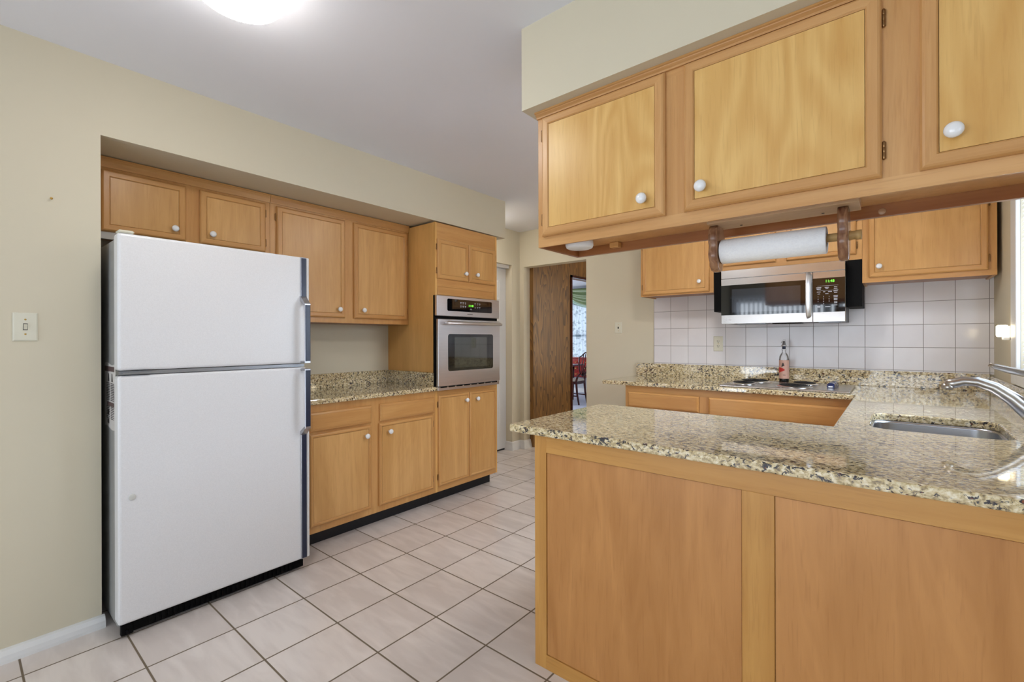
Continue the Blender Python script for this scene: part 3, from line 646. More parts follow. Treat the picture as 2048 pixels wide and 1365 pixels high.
# ---------------------------------------------------------------- wall oven
ov = thing('wall_oven', 'stainless steel single wall oven with black control strip', 'oven', (-2.9, 2.72, 0.89))
MB().box(-3.25, -2.736, 2.402, 3.048, 0.896, 1.624).build('oven_body', M['black'], ov)
Mv = face_x(-2.735)
MB().box(-2.7265, -2.712, 2.350, 3.070, 0.885, 1.62).build('black_surround', M['black'], ov)
cp = MB().mbox(Mv, 2.352, 3.070, 0.023, 0.050, 1.462, 1.620, 0.003).build('control_panel', M['steel_y'], ov)
Mc = face_x(-2.685)
def rounded(Mp, a0, a1, z0, z1, r, n0, n1, seg=5):
    pts = []
    for (ca, cz, t0) in ((a1-r, z1-r, 0), (a0+r, z1-r, 90), (a0+r, z0+r, 180), (a1-r, z0+r, 270)):
        for k in range(seg+1):
            t = math.radians(t0+90*k/seg); pts.append((ca+r*math.cos(t), cz+r*math.sin(t)))
    return MB().prism(pts, lambda p, d: Mp(p[0], d, p[1]), n0, n1)
rounded(Mc, 2.457, 2.972, 1.503, 1.599, 0.012, 0, 0.002).build('display_glass', M['black_glass'], cp)
text('11:48', 0.026, Mc, 2.716, 0.0024, 1.553, M['led'], cp, 'clock_digits')
for grp in ((2.602, 2.627, 2.652), (2.765, 2.795, 2.820)):
    mb = MB()
    for a in grp:
        for z in (1.573, 1.545): mb.mbox(Mc, a-0.007, a+0.007, 0.002, 0.0026, z, z+0.004); mb.mbox(Mc, a-0.005, a+0.005, 0.002, 0.0026, z-0.009, z-0.0065)
    mb.build('key_print', M['marks'], cp)
mb = MB()
mb.mbox(Mc, 2.705, 2.727, 0.002, 0.0026, 1.522, 1.525).mbox(Mc, 2.708, 2.724, 0.002, 0.0026, 1.529, 1.5315)
mb.build('status_print', M['marks'], cp)
MB().mbox(Mc, 2.676, 2.738, 0, 0.0006, 1.482, 1.487).build('maker_print', M['marks_dark'], cp)
od = MB().mbox(Mv, 2.360, 3.072, 0.026, 0.055, 0.918, 1.438, 0.004).build('oven_door', M['steel_y'], ov)
Md = face_x(-2.680)
rounded(Md, 2.460, 2.980, 1.032, 1.322, 0.018, 0, 0.002).build('door_glass', M['black_glass'], od)
rounded(Md, 2.527, 2.900, 1.055, 1.298, 0.004, 0.002, 0.003).build('viewing_window', M['oven_glass'], od)
mb = MB(); hx = -2.640
mb.tube([(hx, 2.412, 1.409), (hx+0.004, 2.425, 1.409), (hx+0.004, 3.035, 1.409), (hx, 3.048, 1.409)], [(0.006, 0.010), (0.010, 0.016), (0.010, 0.016), (0.006, 0.010)], 14)
mb.box(-2.681, hx, 2.425, 2.45, 1.40, 1.418, 0.003).box(-2.681, hx, 3.01, 3.035, 1.40, 1.418, 0.003)
mb.build('handle', M['steel_y'], od)
tr = MB().mbox(Mv, 2.364, 3.070, 0.026, 0.050, 0.886, 0.914, 0.002).build('lower_trim', M['steel_y'], ov)
mb = MB()
for k in range(8): mb.mbox(face_x(-2.685), 2.385+k*0.084, 2.452+k*0.084, -0.001, 0.001, 0.9065, 0.914)
mb.build('vent_slots', M['black'], tr)

# ---------------------------------------------------------------- peninsula
pc = thing('peninsula_cabinet', 'maple peninsula back with two flat framed panels facing the room', 'cabinet', (-0.3, 1.8, 0))
Mp = face_y(1.472)
MB().box(-1.097, 0.484, 1.474, 2.16, 0.0, 0.902).build('carcass', M['maple_brown_Z'], pc)
mb = MB()
for (a0, a1, z0, z1, m) in ((-1.098, -1.0435, 0, 0.902, 0), (-0.346, -0.262, 0.055, 0.839, 0), (0.43, 0.486, 0, 0.902, 0), (-1.0435, 0.43, 0.839, 0.902, 1), (-1.0435, 0.43, 0.0, 0.055, 1)): mb.mbox(Mp, a0, a1, -0.002, 0.006, z0, z1, 0.0008, m)
mb.build('back_frame', [M['maple_brown_Z'], M['maple_brown_X']], pc)
for (a0, a1) in ((-1.0415, -0.348), (-0.260, 0.428)): MB().mbox(Mp, a0, a1, -0.002, 0.0012, 0.057, 0.837).build('back_panel', M['maple_veneer_brown'], pc)

sc = thing('sink_cabinet', 'maple sink base run under the window side of the granite counter', 'cabinet', (0.15, 2.85, 0))
MB().box(-0.155, -0.135, 2.165, 3.505, 0.10, 0.902).box(-0.135, 0.484, 2.165, 2.18, 0.10, 0.902).box(-0.135, 0.484, 3.49, 3.505, 0.10, 0.902).box(-0.135, 0.484, 2.18, 3.49, 0.10, 0.118).box(-0.10, 0.484, 2.165, 3.505, 0, 0.10).build('carcass', M['maple_Z'], sc)

# back wall base cabinets
bc = thing('base_cabinet', 'maple base cabinet with a wide false drawer front under the cooktop', 'cabinet', (-0.9, 3.9, 0))
Mb = face_y(3.53)
MB().box(-1.708, -0.16, 3.532, 4.262, 0.10, 0.902).build('carcass', M['maple_Z'], bc)
mb = MB()
for (a0, a1, z0, z1, m) in ((-1.708, -1.685, 0.10, 0.902, 0), (-1.118, -1.055, 0.10, 0.852, 0), (-1.685, -0.16, 0.853, 0.902, 1), (-1.685, -0.16, 0.70, 0.73, 1)): mb.mbox(Mb, a0, a1, -0.002, 0.004, z0, z1, mat=m)
mb.build('face_frame', [M['maple_Z'], M['maple_X']], bc)
Mb2 = face_y(3.528)
drawer(bc, Mb2, -1.683, -1.121, 0.733, 0.852, 'X'); drawer(bc, Mb2, -1.052, -0.17, 0.720, 0.852, 'X')
door(bc, Mb2, -1.683, -1.121, 0.14, 0.715, (-1.17, 0.64), 'lo', axis='X', fw=0.022); door(bc, Mb2, -1.052, -0.62, 0.14, 0.70, (-0.66, 0.64), None, axis='X', fw=0.022); door(bc, Mb2, -0.60, -0.17, 0.14, 0.70, (-0.56, 0.64), None, axis='X', fw=0.022)
MB().box(-1.70, -0.16, 3.60, 4.26, 0, 0.10).build('toe_kick', M['toe'], bc)

# continuous granite worktop
ct = thing('countertop', 'long U-shaped speckled granite counter over peninsula, sink run and cooktop', 'countertop', (-0.4, 2.8, 0.9))
ZT0, ZT1 = 0.903, 0.935
SK = (-0.080, 0.318, 2.262, 2.735)
def slab():
    bm = bmesh.new()
    out = [(-1.214, 1.452), (0.4875, 1.452), (0.4875, 4.262), (-1.905, 4.262), (-1.905, 3.495), (-0.190, 3.495), (-0.190, 2.205), (-1.214, 2.205)]
    hole = []
    x0, x1, y0, y1 = SK; r = 0.075
    for (cx, cy, t0) in ((x1-r, y1-r, 0), (x0+r, y1-r, 90), (x0+r, y0+r, 180), (x1-r, y0+r, 270)):
        for k in range(7):
            t = math.radians(t0+15*k); hole.append((cx+r*math.cos(t), cy+r*math.sin(t)))
    ed = []
    for loop in (out, hole):
        vs = [bm.verts.new((p[0], p[1], ZT0)) for p in loop]
        for i in range(len(vs)): ed.append(bm.edges.new((vs[i], vs[(i+1) % len(vs)])))
    r_ = bmesh.ops.triangle_fill(bm, use_beauty=True, edges=ed)
    faces = [g for g in r_['geom'] if isinstance(g, bmesh.types.BMFace)]
    ex = bmesh.ops.extrude_face_region(bm, geom=faces)
    vs = [g for g in ex['geom'] if isinstance(g, bmesh.types.BMVert)]
    bmesh.ops.translate(bm, verts=vs, vec=(0, 0, ZT1-ZT0))
    bmesh.ops.recalc_face_normals(bm, faces=bm.faces[:])
    be = [e for e in bm.edges if len(e.link_faces) == 2 and abs(e.calc_face_angle(0)) > 1.2 and abs(e.verts[0].co.z-e.verts[1].co.z) < 1e-5]
    bmesh.ops.bevel(bm, geom=be, offset=0.006, segments=3, affect='EDGES', profile=0.5)
    return bm
mb = MB(); mb.bm.free(); mb.bm = slab(); mb.build('slab', M['granite'], ct)
MB().box(-1.942, 0.466, 4.241, 4.262, ZT1, 1.047, 0.002).build('backsplash', M['granite'], ct)
MB().box(0.4665, 0.4875, 2.0, 4.240, ZT1, 1.036, 0.002).build('window_splash', M['granite'], ct)

# undermount sink
sk = thing('sink', 'undermounted stainless steel sink bowl in the granite counter by the window', 'sink', (0.12, 2.5, 0.7))
def bowl():
    mb = MB(); x0, x1, y0, y1 = SK; rows = []
    for (ins, z, r) in ((-0.022, 0.902, 0.085), (0.004, 0.902, 0.072), (0.005, 0.893, 0.072), (0.010, 0.76, 0.072), (0.022, 0.725, 0.07), (0.055, 0.712, 0.06), (0.15, 0.708, 0.04)):
        ring = []
        for (cx, cy, t0) in ((x1-ins-r, y1-ins-r, 0), (x0+ins+r, y1-ins-r, 90), (x0+ins+r, y0+ins+r, 180), (x1-ins-r, y0+ins+r, 270)):
            for k in range(7):
                t = math.radians(t0+15*k); ring.append(mb.bm.verts.new((cx+r*math.cos(t), cy+r*math.sin(t), z)))
        rows.append(ring)
    for A, B in zip(rows, rows[1:]):
        n = len(A)
        for k in range(n):
            f = mb.bm.faces.new((A[k], A[(k+1) % n], B[(k+1) % n], B[k])); f.smooth = True
    mb.bm.faces.new(rows[-1])
    return mb
bowl().build('bowl', M['steel_sink'], sk)
MB().lathe([(0, 0.001), (0.02, 0.001), (0.036, 0.004), (0.042, 0.003), (0.043, 0)], (0.12, 2.5, 0.708), (0, 0, 1), 24).build('drain', M['chrome'], sk)

# faucet
fa = thing('faucet', 'brushed nickel single-lever pull-out faucet behind the sink', 'faucet', (0.398, 2.5, ZT1))
FX, FY = 0.400, 2.50
MB().lathe([(0, 0), (0.033, 0), (0.034, 0.005), (0.031, 0.010), (0.030, 0.03), (0.033, 0.08), (0.036, 0.12), (0.034, 0.15), (0.028, 0.168), (0.0255, 0.172), (0.0255, 0.176), (0.022, 0.18), (0.018, 0.205), (0, 0.207)], (FX, FY, ZT1+0.0005), (0, 0, 1), 28).build('body', M['nickel'], fa)
MB().tube([(FX-0.002, FY, 0.985), (FX-0.03, FY, 1.015), (FX-0.07, FY, 1.058), (FX-0.115, FY, 1.094), (FX-0.16, FY, 1.112), (FX-0.195, FY, 1.113), (FX-0.225, FY, 1.103), (FX-0.25, FY, 1.098)],
          [0.034, 0.029, 0.024, 0.021, 0.019, 0.0185, 0.0195, 0.0195], 18).build('spout', M['nickel'], fa)
MB().lathe([(0, 0), (0.017, 0), (0.0195, 0.004), (0.0195, 0.02), (0, 0.02)], (FX-0.243, FY, 1.079), (0.15, 0, 1), 18).build('spray_head', M['nickel'], fa)
MB().tube([(FX+0.004, FY, 1.125), (FX-0.006, FY, 1.142), (FX-0.035, FY, 1.150), (FX-0.075, FY, 1.160), (FX-0.11, FY, 1.172), (FX-0.128, FY, 1.180)],
          [(0.016, 0.018), (0.010, 0.020), (0.006, 0.019), (0.005, 0.017), (0.0045, 0.014), (0.003, 0.008)], 14).build('lever', M['nickel'], fa)

# ---------------------------------------------------------------- cooktop
ck = thing('cooktop', 'stainless steel cooktop with four electric coil burners under the microwave', 'cooktop', (-0.61, 3.80, ZT1))
MB().box(-0.985, -0.218, 3.548, 4.085, ZT1+0.0003, ZT1+0.013, 0.004, seg=2).build('top_plate', M['steel_x'], ck)
for (bx, by, br) in ((-0.862, 3.715, 0.075), (-0.835, 3.945, 0.095), (-0.537, 3.690, 0.095), (-0.511, 3.940, 0.075)):
    z = ZT1+0.013
    bo = MB().lathe([(br*0.2, 0.0005), (br*0.9, 0.0008), (br+0.008, 0.004), (br+0.014, 0.005), (br+0.018, 0.002), (br+0.018, 0.0005)], (bx, by, z), (0, 0, 1), 32).build('drip_bowl', M['chrome'], ck)
    pts = []
    turns = 4 if br < 0.09 else 5
    for k in range(turns*22+1):
        t = 2*math.pi*k/22; r = 0.018+(br-0.022)*k/(turns*22); pts.append((bx+r*math.cos(t), by+r*math.sin(t), z+0.013))
    MB().tube(pts, (0.0042), 6).build('coil', M['coil'], bo)

# bottle at the back of the cooktop
bt = thing('bottle', 'clear glass bottle with pink and red label and flip-top pourer behind the burners', 'bottle', (-0.668, 4.125, ZT1+0.0005))
o_ = (-0.668, 4.125, ZT1+0.0005)
MB().lathe([(0, 0.0), (0.031, 0.0), (0.034, 0.004), (0.034, 0.185), (0.031, 0.205), (0.022, 0.225), (0.014, 0.236), (0.0135, 0.252), (0.016, 0.254), (0.016, 0.262)], o_, (0, 0, 1), 28).build('glass_body', M['glass'], bt)
MB().lathe([(0, 0.003), (0.031, 0.003), (0.032, 0.02), (0.032, 0.034), (0, 0.034)], o_, (0, 0, 1), 24).build('contents', M['oil'], bt)
lb = MB().lathe([(0.0345, 0.034), (0.0345, 0.176)], o_, (0, 0, 1), 32).build('wrap_label', M['label_pink'], bt)
def patch(t0, t1, pts_fn, nm, mt, par):
    mb = MB(); n = 10
    up, lo = [], []
    for k in range(n+1):
        t = t0+(t1-t0)*k/n; z0, z1 = pts_fn(k/n)
        up.append(mb.bm.verts.new((o_[0]+0.0350*math.cos(t), o_[1]+0.0350*math.sin(t), o_[2]+z1))); lo.append(mb.bm.verts.new((o_[0]+0.0350*math.cos(t), o_[1]+0.0350*math.sin(t), o_[2]+z0)))
    for k in range(n):
        if (up[k].co-lo[k].co).length > 1e-4 or (up[k+1].co-lo[k+1].co).length > 1e-4: mb.bm.faces.new((lo[k], lo[k+1], up[k+1], up[k]))
    mb.build(nm, mt, par)
patch(math.radians(195), math.radians(285), lambda s: (0.075+0.022*s, 0.122-0.012*s*s), 'red_fruit_print', M['label_red'], lb)
patch(math.radians(250), math.radians(285), lambda s: (0.125+0.01*s, 0.130+0.028*math.sin(s*3.1)), 'stem_print', M['marks_dark'], lb)
patch(math.radians(265), math.radians(295), lambda s: (0.060, 0.064), 'lettering', M['marks_dark'], lb)
MB().lathe([(0, 0.262), (0.0125, 0.262), (0.0125, 0.285), (0, 0.285)], o_, (0, 0, 1), 18).build('rubber_stopper', M['navy'], bt)
MB().lathe([(0, 0.285), (0.019, 0.285), (0.018, 0.292), (0.012, 0.298), (0.009, 0.325), (0, 0.326)], o_, (0, 0, 1), 18).tube([(o_[0]+0.004, o_[1], o_[2]+0.322), (o_[0]+0.008, o_[1], o_[2]+0.334), (o_[0]+0.001, o_[1], o_[2]+0.338), (o_[0]-0.012, o_[1]-0.004, o_[2]+0.322), (o_[0]-0.020, o_[1]-0.006, o_[2]+0.308)], 0.003, 8).build('pourer', M['bar_metal'], bt)

ph = thing('butane_torch_lighter', 'small dark blue glossy gadget lying on the right end of the cooktop', 'gadget', (-0.335, 3.83, ZT1+0.013))
mb = MB(); z = ZT1+0.0135
prof = [(-0.021, 0), (0.021, 0), (0.024, 0.010), (0.021, 0.026), (0.010, 0.033), (-0.010, 0.033), (-0.021, 0.026), (-0.024, 0.010)]
rows = []
for (yy, s_, h_) in ((3.745, 0.80, 0.75), (3.755, 0.98, 0.95), (3.80, 1.0, 1.0), (3.804, 0.92, 0.95), (3.812, 0.92, 0.95), (3.816, 1.0, 1.03), (3.86, 1.02, 1.08), (3.864, 0.94, 1.0), (3.872, 0.94, 1.0), (3.876, 1.02, 1.1), (3.925, 0.98, 1.1), (3.938, 0.8, 0.9)):
    rows.append([mb.bm.verts.new((-0.335+p[0]*s_+(yy-3.75)*0.06, yy, z+p[1]*h_)) for p in prof])
for A, B in zip(rows, rows[1:]):
    for k in range(8): mb.bm.faces.new((A[k], A[(k+1) % 8], B[(k+1) % 8], B[k]))
mb.bm.faces.new(rows[0]); mb.bm.faces.new(list(reversed(rows[-1])))
mb.build('casing', M['blue_gloss'], ph); ph.name = 'gadget'
MB().box(-0.347, -0.323, 3.741, 3.7449, z+0.005, z+0.012).build('metal_tip', M['chrome'], ph)

# ---------------------------------------------------------------- microwave
mw = thing('microwave', 'stainless over-the-range microwave with black side fillers above the cooktop', 'microwave', (-0.66, 4.0, 1.395))
Mm = face_y(3.885)
MB().box(-1.05, -0.266, 3.886, 4.261, 1.398, 1.808).build('case', plain('microwave_case_grey', rgb(92, 92, 98), 0.4, 0.4), mw)
vg = MB().mbox(Mm, -1.056, -0.261, 0, 0.025, 1.7475, 1.812, 0.002).build('vent_grille', M['steel_x'], mw)
md = MB().mbox(Mm, -1.056, -0.4485, 0, 0.025, 1.395, 1.7455, 0.002).build('microwave_door', M['steel_x'], mw)
Mf = face_y(3.86)
MB().mbox(Mf, -1.0555, -0.488, -0.001, 0.0016, 1.462, 1.695).build('door_glass', M['black_glass'], md)
MB().mbox(Mf, -0.978, -0.521, 0.0016, 0.0022, 1.483, 1.661).build('viewing_window', M['screen_glass'], md)
hp = [(-0.469, 3.858, 1.740), (-0.469, 3.842, 1.725), (-0.469, 3.825, 1.66), (-0.469, 3.820, 1.585), (-0.469, 3.825, 1.51), (-0.469, 3.842, 1.445), (-0.469, 3.858, 1.430)]
MB().tube(hp, [(0.006, 0.018), (0.007, 0.0205), (0.007, 0.0205), (0.007, 0.0205), (0.007, 0.0205), (0.007, 0.0205), (0.006, 0.018)], 14).build('handle', M['bar_metal'], md)
text('Elite', 0.024, Mf, -1.003, 0.0002, 1.428, M['marks'], md, 'maker_lettering', shear=0.25)
pn = MB().mbox(Mm, -0.4465, -0.261, 0, 0.025, 1.395, 1.7455, 0.002).build('control_panel', M['steel_x'], mw)
MB().mbox(Mf, -0.447, -0.262, -0.001, 0.0016, 1.463, 1.700).build('keypad_glass', M['black_glass'], pn)
text('11:48', 0.024, Mf, -0.348, 0.0018, 1.676, M['led'], pn, 'clock_digits')
mb = MB()
for z in (1.645, 1.613): mb.mbox(Mf, -0.42, -0.30, 0.0016, 0.0020, z, z+0.0012)
for (a, z, w_) in ((-0.412, 1.632, 0.03), (-0.412, 1.622, 0.024), (-0.365, 1.632, 0.024), (-0.365, 1.624, 0.016), (-0.315, 1.632, 0.018), (-0.315, 1.622, 0.02), (-0.412, 1.602, 0.022), (-0.38, 1.602, 0.012), (-0.347, 1.602, 0.022), (-0.315, 1.604, 0.024), (-0.315, 1.594, 0.018), (-0.412, 1.588, 0.014), (-0.365, 1.588, 0.018), (-0.315, 1.572, 0.024), (-0.315, 1.563, 0.022), (-0.315, 1.551, 0.020), (-0.315, 1.543, 0.020), (-0.315, 1.530, 0.018), (-0.315, 1.522, 0.018), (-0.315, 1.508, 0.018), (-0.412, 1.502, 0.018), (-0.412, 1.495, 0.018), (-0.360, 1.498, 0.03)):
    mb.mbox(Mf, a-w_/2, a+w_/2, 0.0016, 0.0020, z, z+0.004)
mb.build('button_print', M['marks'], pn)
for i, ch in enumerate('1234567890'):
    r_, c_ = divmod(i, 3)
    if ch == '0': c_ = 1
    text(ch, 0.011, Mf, -0.416+c_*0.032, 0.0017, 1.570-r_*0.0165, M['marks'], pn, 'key_digit')
MB().box(-1.137, -1.057, 3.955, 4.261, 1.498, 1.82).build('side_filler', M['black'], mw)
MB().box(-0.260, -0.174, 3.955, 4.261, 1.498, 1.82).build('side_filler', M['black'], mw)
MB().box(-0.95, -0.75, 3.905, 4.0, 1.388, 1.3975, 0.003).build('under_lamp', M['grey_metal'], mw)
MB().box(-0.71, -0.52, 3.905, 4.0, 1.390, 1.3975, 0.003).build('grease_filter', M['black'], mw)
MB().box(-0.42, -0.29, 3.905, 4.0, 1.388, 1.3975, 0.003).build('under_lamp', M['grey_metal'], mw)

# ---------------------------------------------------------------- back wall upper cabinets
Mu = face_y(3.952); Md_ = face_y(3.952)
def upper(label, x0, x1, z0, doors):
    c = thing('wall_cabinet', label, 'cabinet', ((x0+x1)/2, 4.1, z0))
    MB().box(x0, x1, 3.954, 4.261, z0+0.012, 2.206).box(x0, x0+0.016, 3.954, 4.261, z0, z0+0.012).box(x1-0.016, x1, 3.954, 4.261, z0, z0+0.012).box(x0+0.016, x1-0.016, 3.954, 3.972, z0, z0+0.012).build('carcass', M['maple_Z'], c)
    MB().mbox(Mu, x0, x1, -0.0019, 0.0, z0, z0+0.035).build('bottom_rail', M['maple_X'], c)
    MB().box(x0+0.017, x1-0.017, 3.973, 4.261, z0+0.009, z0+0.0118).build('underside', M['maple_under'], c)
    for (a0, a1, zz0, kn, hg) in doors: door(c, Md_, a0, a1, zz0, 2.165, kn, hg, axis='X')
upper('single-door maple wall cabinet left of the microwave, beside the bare wall', -1.764, -1.139, 1.657, [(-1.743, -1.170, 1.668, (-1.244, 1.754), 'lo')])
upper('short two-door maple wall cabinet directly above the microwave', -1.138, -0.174, 1.821, [(-1.10, -0.690, 1.856, None, 'lo'), (-0.622, -0.206, 1.856, None, 'hi')])
upper('single-door maple wall cabinet right of the microwave, by the sink window', -0.173, 0.466, 1.657, [(-0.139, 0.429, 1.689, (-0.083, 1.759), 'hi')])

# ---------------------------------------------------------------- hanging cabinets over the peninsula
hc = thing('hanging_cabinet', 'long pale maple cabinet hanging from the header over the peninsula', 'cabinet', (-0.33, 1.7, 1.66))
Mh = face_y(1.552)
MB().box(-1.135, 0.486, 1.554, 1.85, 1.695, 2.206).build('carcass', M['maple_pale_Z'], hc)
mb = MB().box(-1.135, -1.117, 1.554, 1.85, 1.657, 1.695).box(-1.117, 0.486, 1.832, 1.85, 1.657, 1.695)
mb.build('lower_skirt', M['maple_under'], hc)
mb = MB()
for (a0, a1, z0, z1, m) in ((-1.135, 0.486, 1.657, 1.697, 1), (-1.135, -1.09, 1.697, 2.16, 0), (-0.61, -0.52, 1.697, 2.16, 0), (-0.05, 0.06, 1.697, 2.16, 0), (0.44, 0.486, 1.697, 2.16, 0), (-1.135, 0.486, 2.16, 2.206, 1)): mb.mbox(Mh, a0, a1, -0.0019, 0.0065, z0, z1, mat=m)
mb.build('face_frame', [M['maple_pale_Z'], M['maple_pale_X']], hc)
Mh2 = face_y(1.5455)
for (a0, a1, kn, hg) in ((-1.107, -0.598, (-0.671, 1.763), 'lo'), (-0.534, -0.026, (-0.475, 1.764), 'hi'), (0.048, 0.45, (0.107, 1.772), 'hi')): door(hc, Mh2, a0, a1, 1.697, 2.180, kn, hg, axis='X', tint='maple_pale', knob_r=0.019)
crown(hc, Mh2, -1.137, 0.486, 2.184, 2.2065, 0.024, 'maple_pale', 'X')
MB().box(-0.945, -0.905, 1.80, 1.832, 1.672, 1.694, 0.002).build('corner_block', M['maple_Z'], hc)

pl = thing('under_cabinet_light', 'round white puck light under the left end of the hanging cabinet', 'light', (-1.01, 1.67, 1.66))
MB().lathe([(0, 0.037), (0.056, 0.037), (0.058, 0.012), (0.054, 0.003), (0.048, 0), (0, 0)], (-1.015, 1.67, 1.6575), (0, 0, 1), 28).build('housing', M['white_plastic'], pl)
MB().box(-0.975, -0.966, 1.614, 1.6205, 1.681, 1.687).build('switch', M['black'], pl)
hk = MB().lathe([(0, 0), (0.010, 0), (0.010, 0.001), (0.008, 0.002), (0, 0.002)], (-0.031, 1.8318, 1.672), (0, -1, 0), 18).build('hook_sticker', plain('clear_plastic_on_wood', rgb(176, 138, 104), 0.3))
tag(hk, 'small round pale adhesive disc on the skirt under the hanging cabinet', 'sticker')

# paper towel holder and roll
hd = thing('paper_towel_holder', 'carved brown wooden paper towel holder screwed under the hanging cabinet', 'paper towel holder', (-0.28, 1.68, 1.66))
MB().box(-0.487, -0.078, 1.615, 1.735, 1.664, 1.694, 0.001).build('mounting_board', M['lit_board'], hd)
for (xx, yy) in ((-0.40, 1.70), (-0.17, 1.70)): MB().lathe([(0, 0), (0.004, 0), (0.004, 0.001), (0, 0.001)], (xx, yy, 1.6635), (0, 0, -1), 10).build('screw', M['slot'], hd)
def bracket(x0, x1):
    pts = [(1.652, 1.6638), (1.640, 1.650), (1.632, 1.630), (1.634, 1.612), (1.643, 1.600), (1.640, 1.582), (1.634, 1.566), (1.640, 1.548), (1.650, 1.536), (1.654, 1.522), (1.668, 1.512), (1.694, 1.510), (1.712, 1.515), (1.716, 1.530), (1.726, 1.540), (1.732, 1.556), (1.736, 1.572), (1.730, 1.588), (1.738, 1.604), (1.744, 1.622), (1.738, 1.642), (1.724, 1.655), (1.720, 1.6638)]
    cy, cz = 1.688, 1.588; mb = MB(); rows = []
    for d, k in ((x0, 0.90), (x0+0.002, 0.97), (x0+0.006, 1.0), (x1-0.006, 1.0), (x1-0.002, 0.97), (x1, 0.90)):
        rows.append([mb.bm.verts.new((d, cy+(p[0]-cy)*k, cz+(p[1]-cz)*(k if p[1] < 1.65 else 1.0))) for p in pts])
    n = len(pts)
    for A, B in zip(rows, rows[1:]):
        for q in range(n):
            f = mb.bm.faces.new((A[q], A[(q+1) % n], B[(q+1) % n], B[q])); f.smooth = True
    mb.bm.faces.new(rows[0]); mb.bm.faces.new(list(reversed(rows[-1])))
    mb.build('bracket', M['walnut'], hd)
bracket(-0.490, -0.462); bracket(-0.130, -0.104)
MB().lathe([(0, 0), (0.0125, 0), (0.0125, 0.37), (0.014, 0.372), (0.014, 0.40), (0.0125, 0.403), (0.0125, 0.41), (0.014, 0.412), (0.014, 0.425), (0, 0.426)], (-0.500, 1.688, 1.583), (1, 0, 0), 18).build('dowel', M['dowel'], hd)
rl = thing('paper_towel_roll', 'white embossed paper towel roll on the wooden holder', 'paper towel roll', (-0.31, 1.688, 1.578))
MB().lathe([(0.021, 0), (0.039, 0), (0.041, 0.002), (0.041, 0.298), (0.039, 0.300), (0.021, 0.300)], (-0.459, 1.688, 1.578), (1, 0, 0), 40).build('paper', M['paper'], rl)
MB().lathe([(0.0195, 0.0005), (0.021, 0.0005), (0.021, 0.2995), (0.0195, 0.2995), (0.0195, 0.0005)], (-0.459, 1.688, 1.578), (1, 0, 0), 24).build('cardboard_core', plain('cardboard', rgb(150, 120, 88), 0.9), rl)

# ---------------------------------------------------------------- wall plates
def plate(parent, Mp, a0, a1, z0, z1):
    mb = MB(); cur = ring_frame(mb, Mp, a0, a1, z0, z1, [(0, 0.0002), (0, 0.003), (0.004, 0.006)], (0, 0)); mb.bm.faces.new(cur)
    return mb.build('cover_plate', M['almond'], parent)
def screws(parent, Mp, a, zs):
    for z in zs:
        c_ = Mp(a, 0.006, z); MB().lathe([(0, 0), (0.0035, 0), (0.0025, 0.0012), (0, 0.0012)], c_, Mp(a, 1, z)-Mp(a, 0, z), 10).build('screw', M['brass'], parent)
def switch(label, Mp, a, z, w_, h_):
    t = thing('light_switch', label, 'light switch', Mp(a, 0, z)); plate(t, Mp, a-w_/2, a+w_/2, z-h_/2, z+h_/2); screws(t, Mp, a, (z-0.03, z+0.03))
    MB().mbox(Mp, a-0.0065, a+0.0065, 0.0055, 0.0064, z-0.014, z+0.014).build('slot', M['slot'], t)
    mb = MB(); mb.prism([(0.006, -0.010), (0.010, -0.011), (0.017, 0.006), (0.012, 0.010), (0.006, 0.011)], lambda p, d: Mp(a+d, p[0], z+p[1]), -0.005, 0.005); mb.build('toggle', M['almond'], t)
switch('almond toggle light switch on the beige wall left of the refrigerator', face_x(-2.745), 0.192, 1.336, 0.072, 0.116)
def outlet(label, Mp, a, z, w_, h_):
    t = thing('outlet', label, 'outlet', Mp(a, 0, z)); plate(t, Mp, a-w_/2, a+w_/2, z-h_/2, z+h_/2)
    for dz in (0.021, -0.021):
        f = rounded(Mp, a-0.017, a+0.017, z+dz-0.014, z+dz+0.014, 0.008, 0.005, 0.0075).build('receptacle', M['almond'], t)
        mb = MB(); mb.mbox(Mp, a-0.009, a-0.006, 0.007, 0.0082, z+dz-0.002, z+dz+0.008).mbox(Mp, a+0.006, a+0.009, 0.007, 0.0082, z+dz-0.002, z+dz+0.007).mbox(Mp, a-0.003, a+0.003, 0.007, 0.0082, z+dz-0.011, z+dz-0.005)
        mb.build('slots', M['slot'], f)
    screws(t, Mp, a, (z,))
outlet('almond double outlet on the white tiles left of the bottle', face_y(4.262), -1.190, 1.236, 0.078, 0.130)
t = thing('phone_jack', 'almond wall plate with a small jack on the bare beige wall', 'wall plate', (-2.143, 4.27, 1.394))
plate(t, face_y(4.27), -2.181, -2.105, 1.338, 1.449); screws(t, face_y(4.27), -2.143, (1.362, 1.425))
MB().mbox(face_y(4.27), -2.150, -2.136, 0.0055, 0.007, 1.383, 1.402).build('jack', M['slot'], t)
outlet('almond double outlet under the glowing night light beside the sink window', face_xm(0.488), 3.625, 1.255, 0.07, 0.15)
nl = thing('night_light', 'small glowing night light plugged in beside the sink window', 'night light', (0.47, 3.64, 1.30))
MB().box(0.447, 0.4785, 3.60, 3.655, 1.268, 1.285, 0.003).box(0.468, 0.4785, 3.60, 3.655, 1.268, 1.345, 0.003).build('plug_base', M['white_plastic'], nl)
MB().box(0.425, 0.466, 3.598, 3.660, 1.286, 1.350, 0.008, seg=2).build('glowing_shade', M['night'], nl)
nn = MB().lathe([(0, 0), (0.002, 0), (0.002, 0.014), (0.005, 0.0142), (0.005, 0.016), (0, 0.0165)], (-2.7455, 0.268, 1.882), (1, 0, -0.3), 10).build('nail', M['brass'])
tag(nn, 'small nail in the beige wall above the light switch', 'nail')

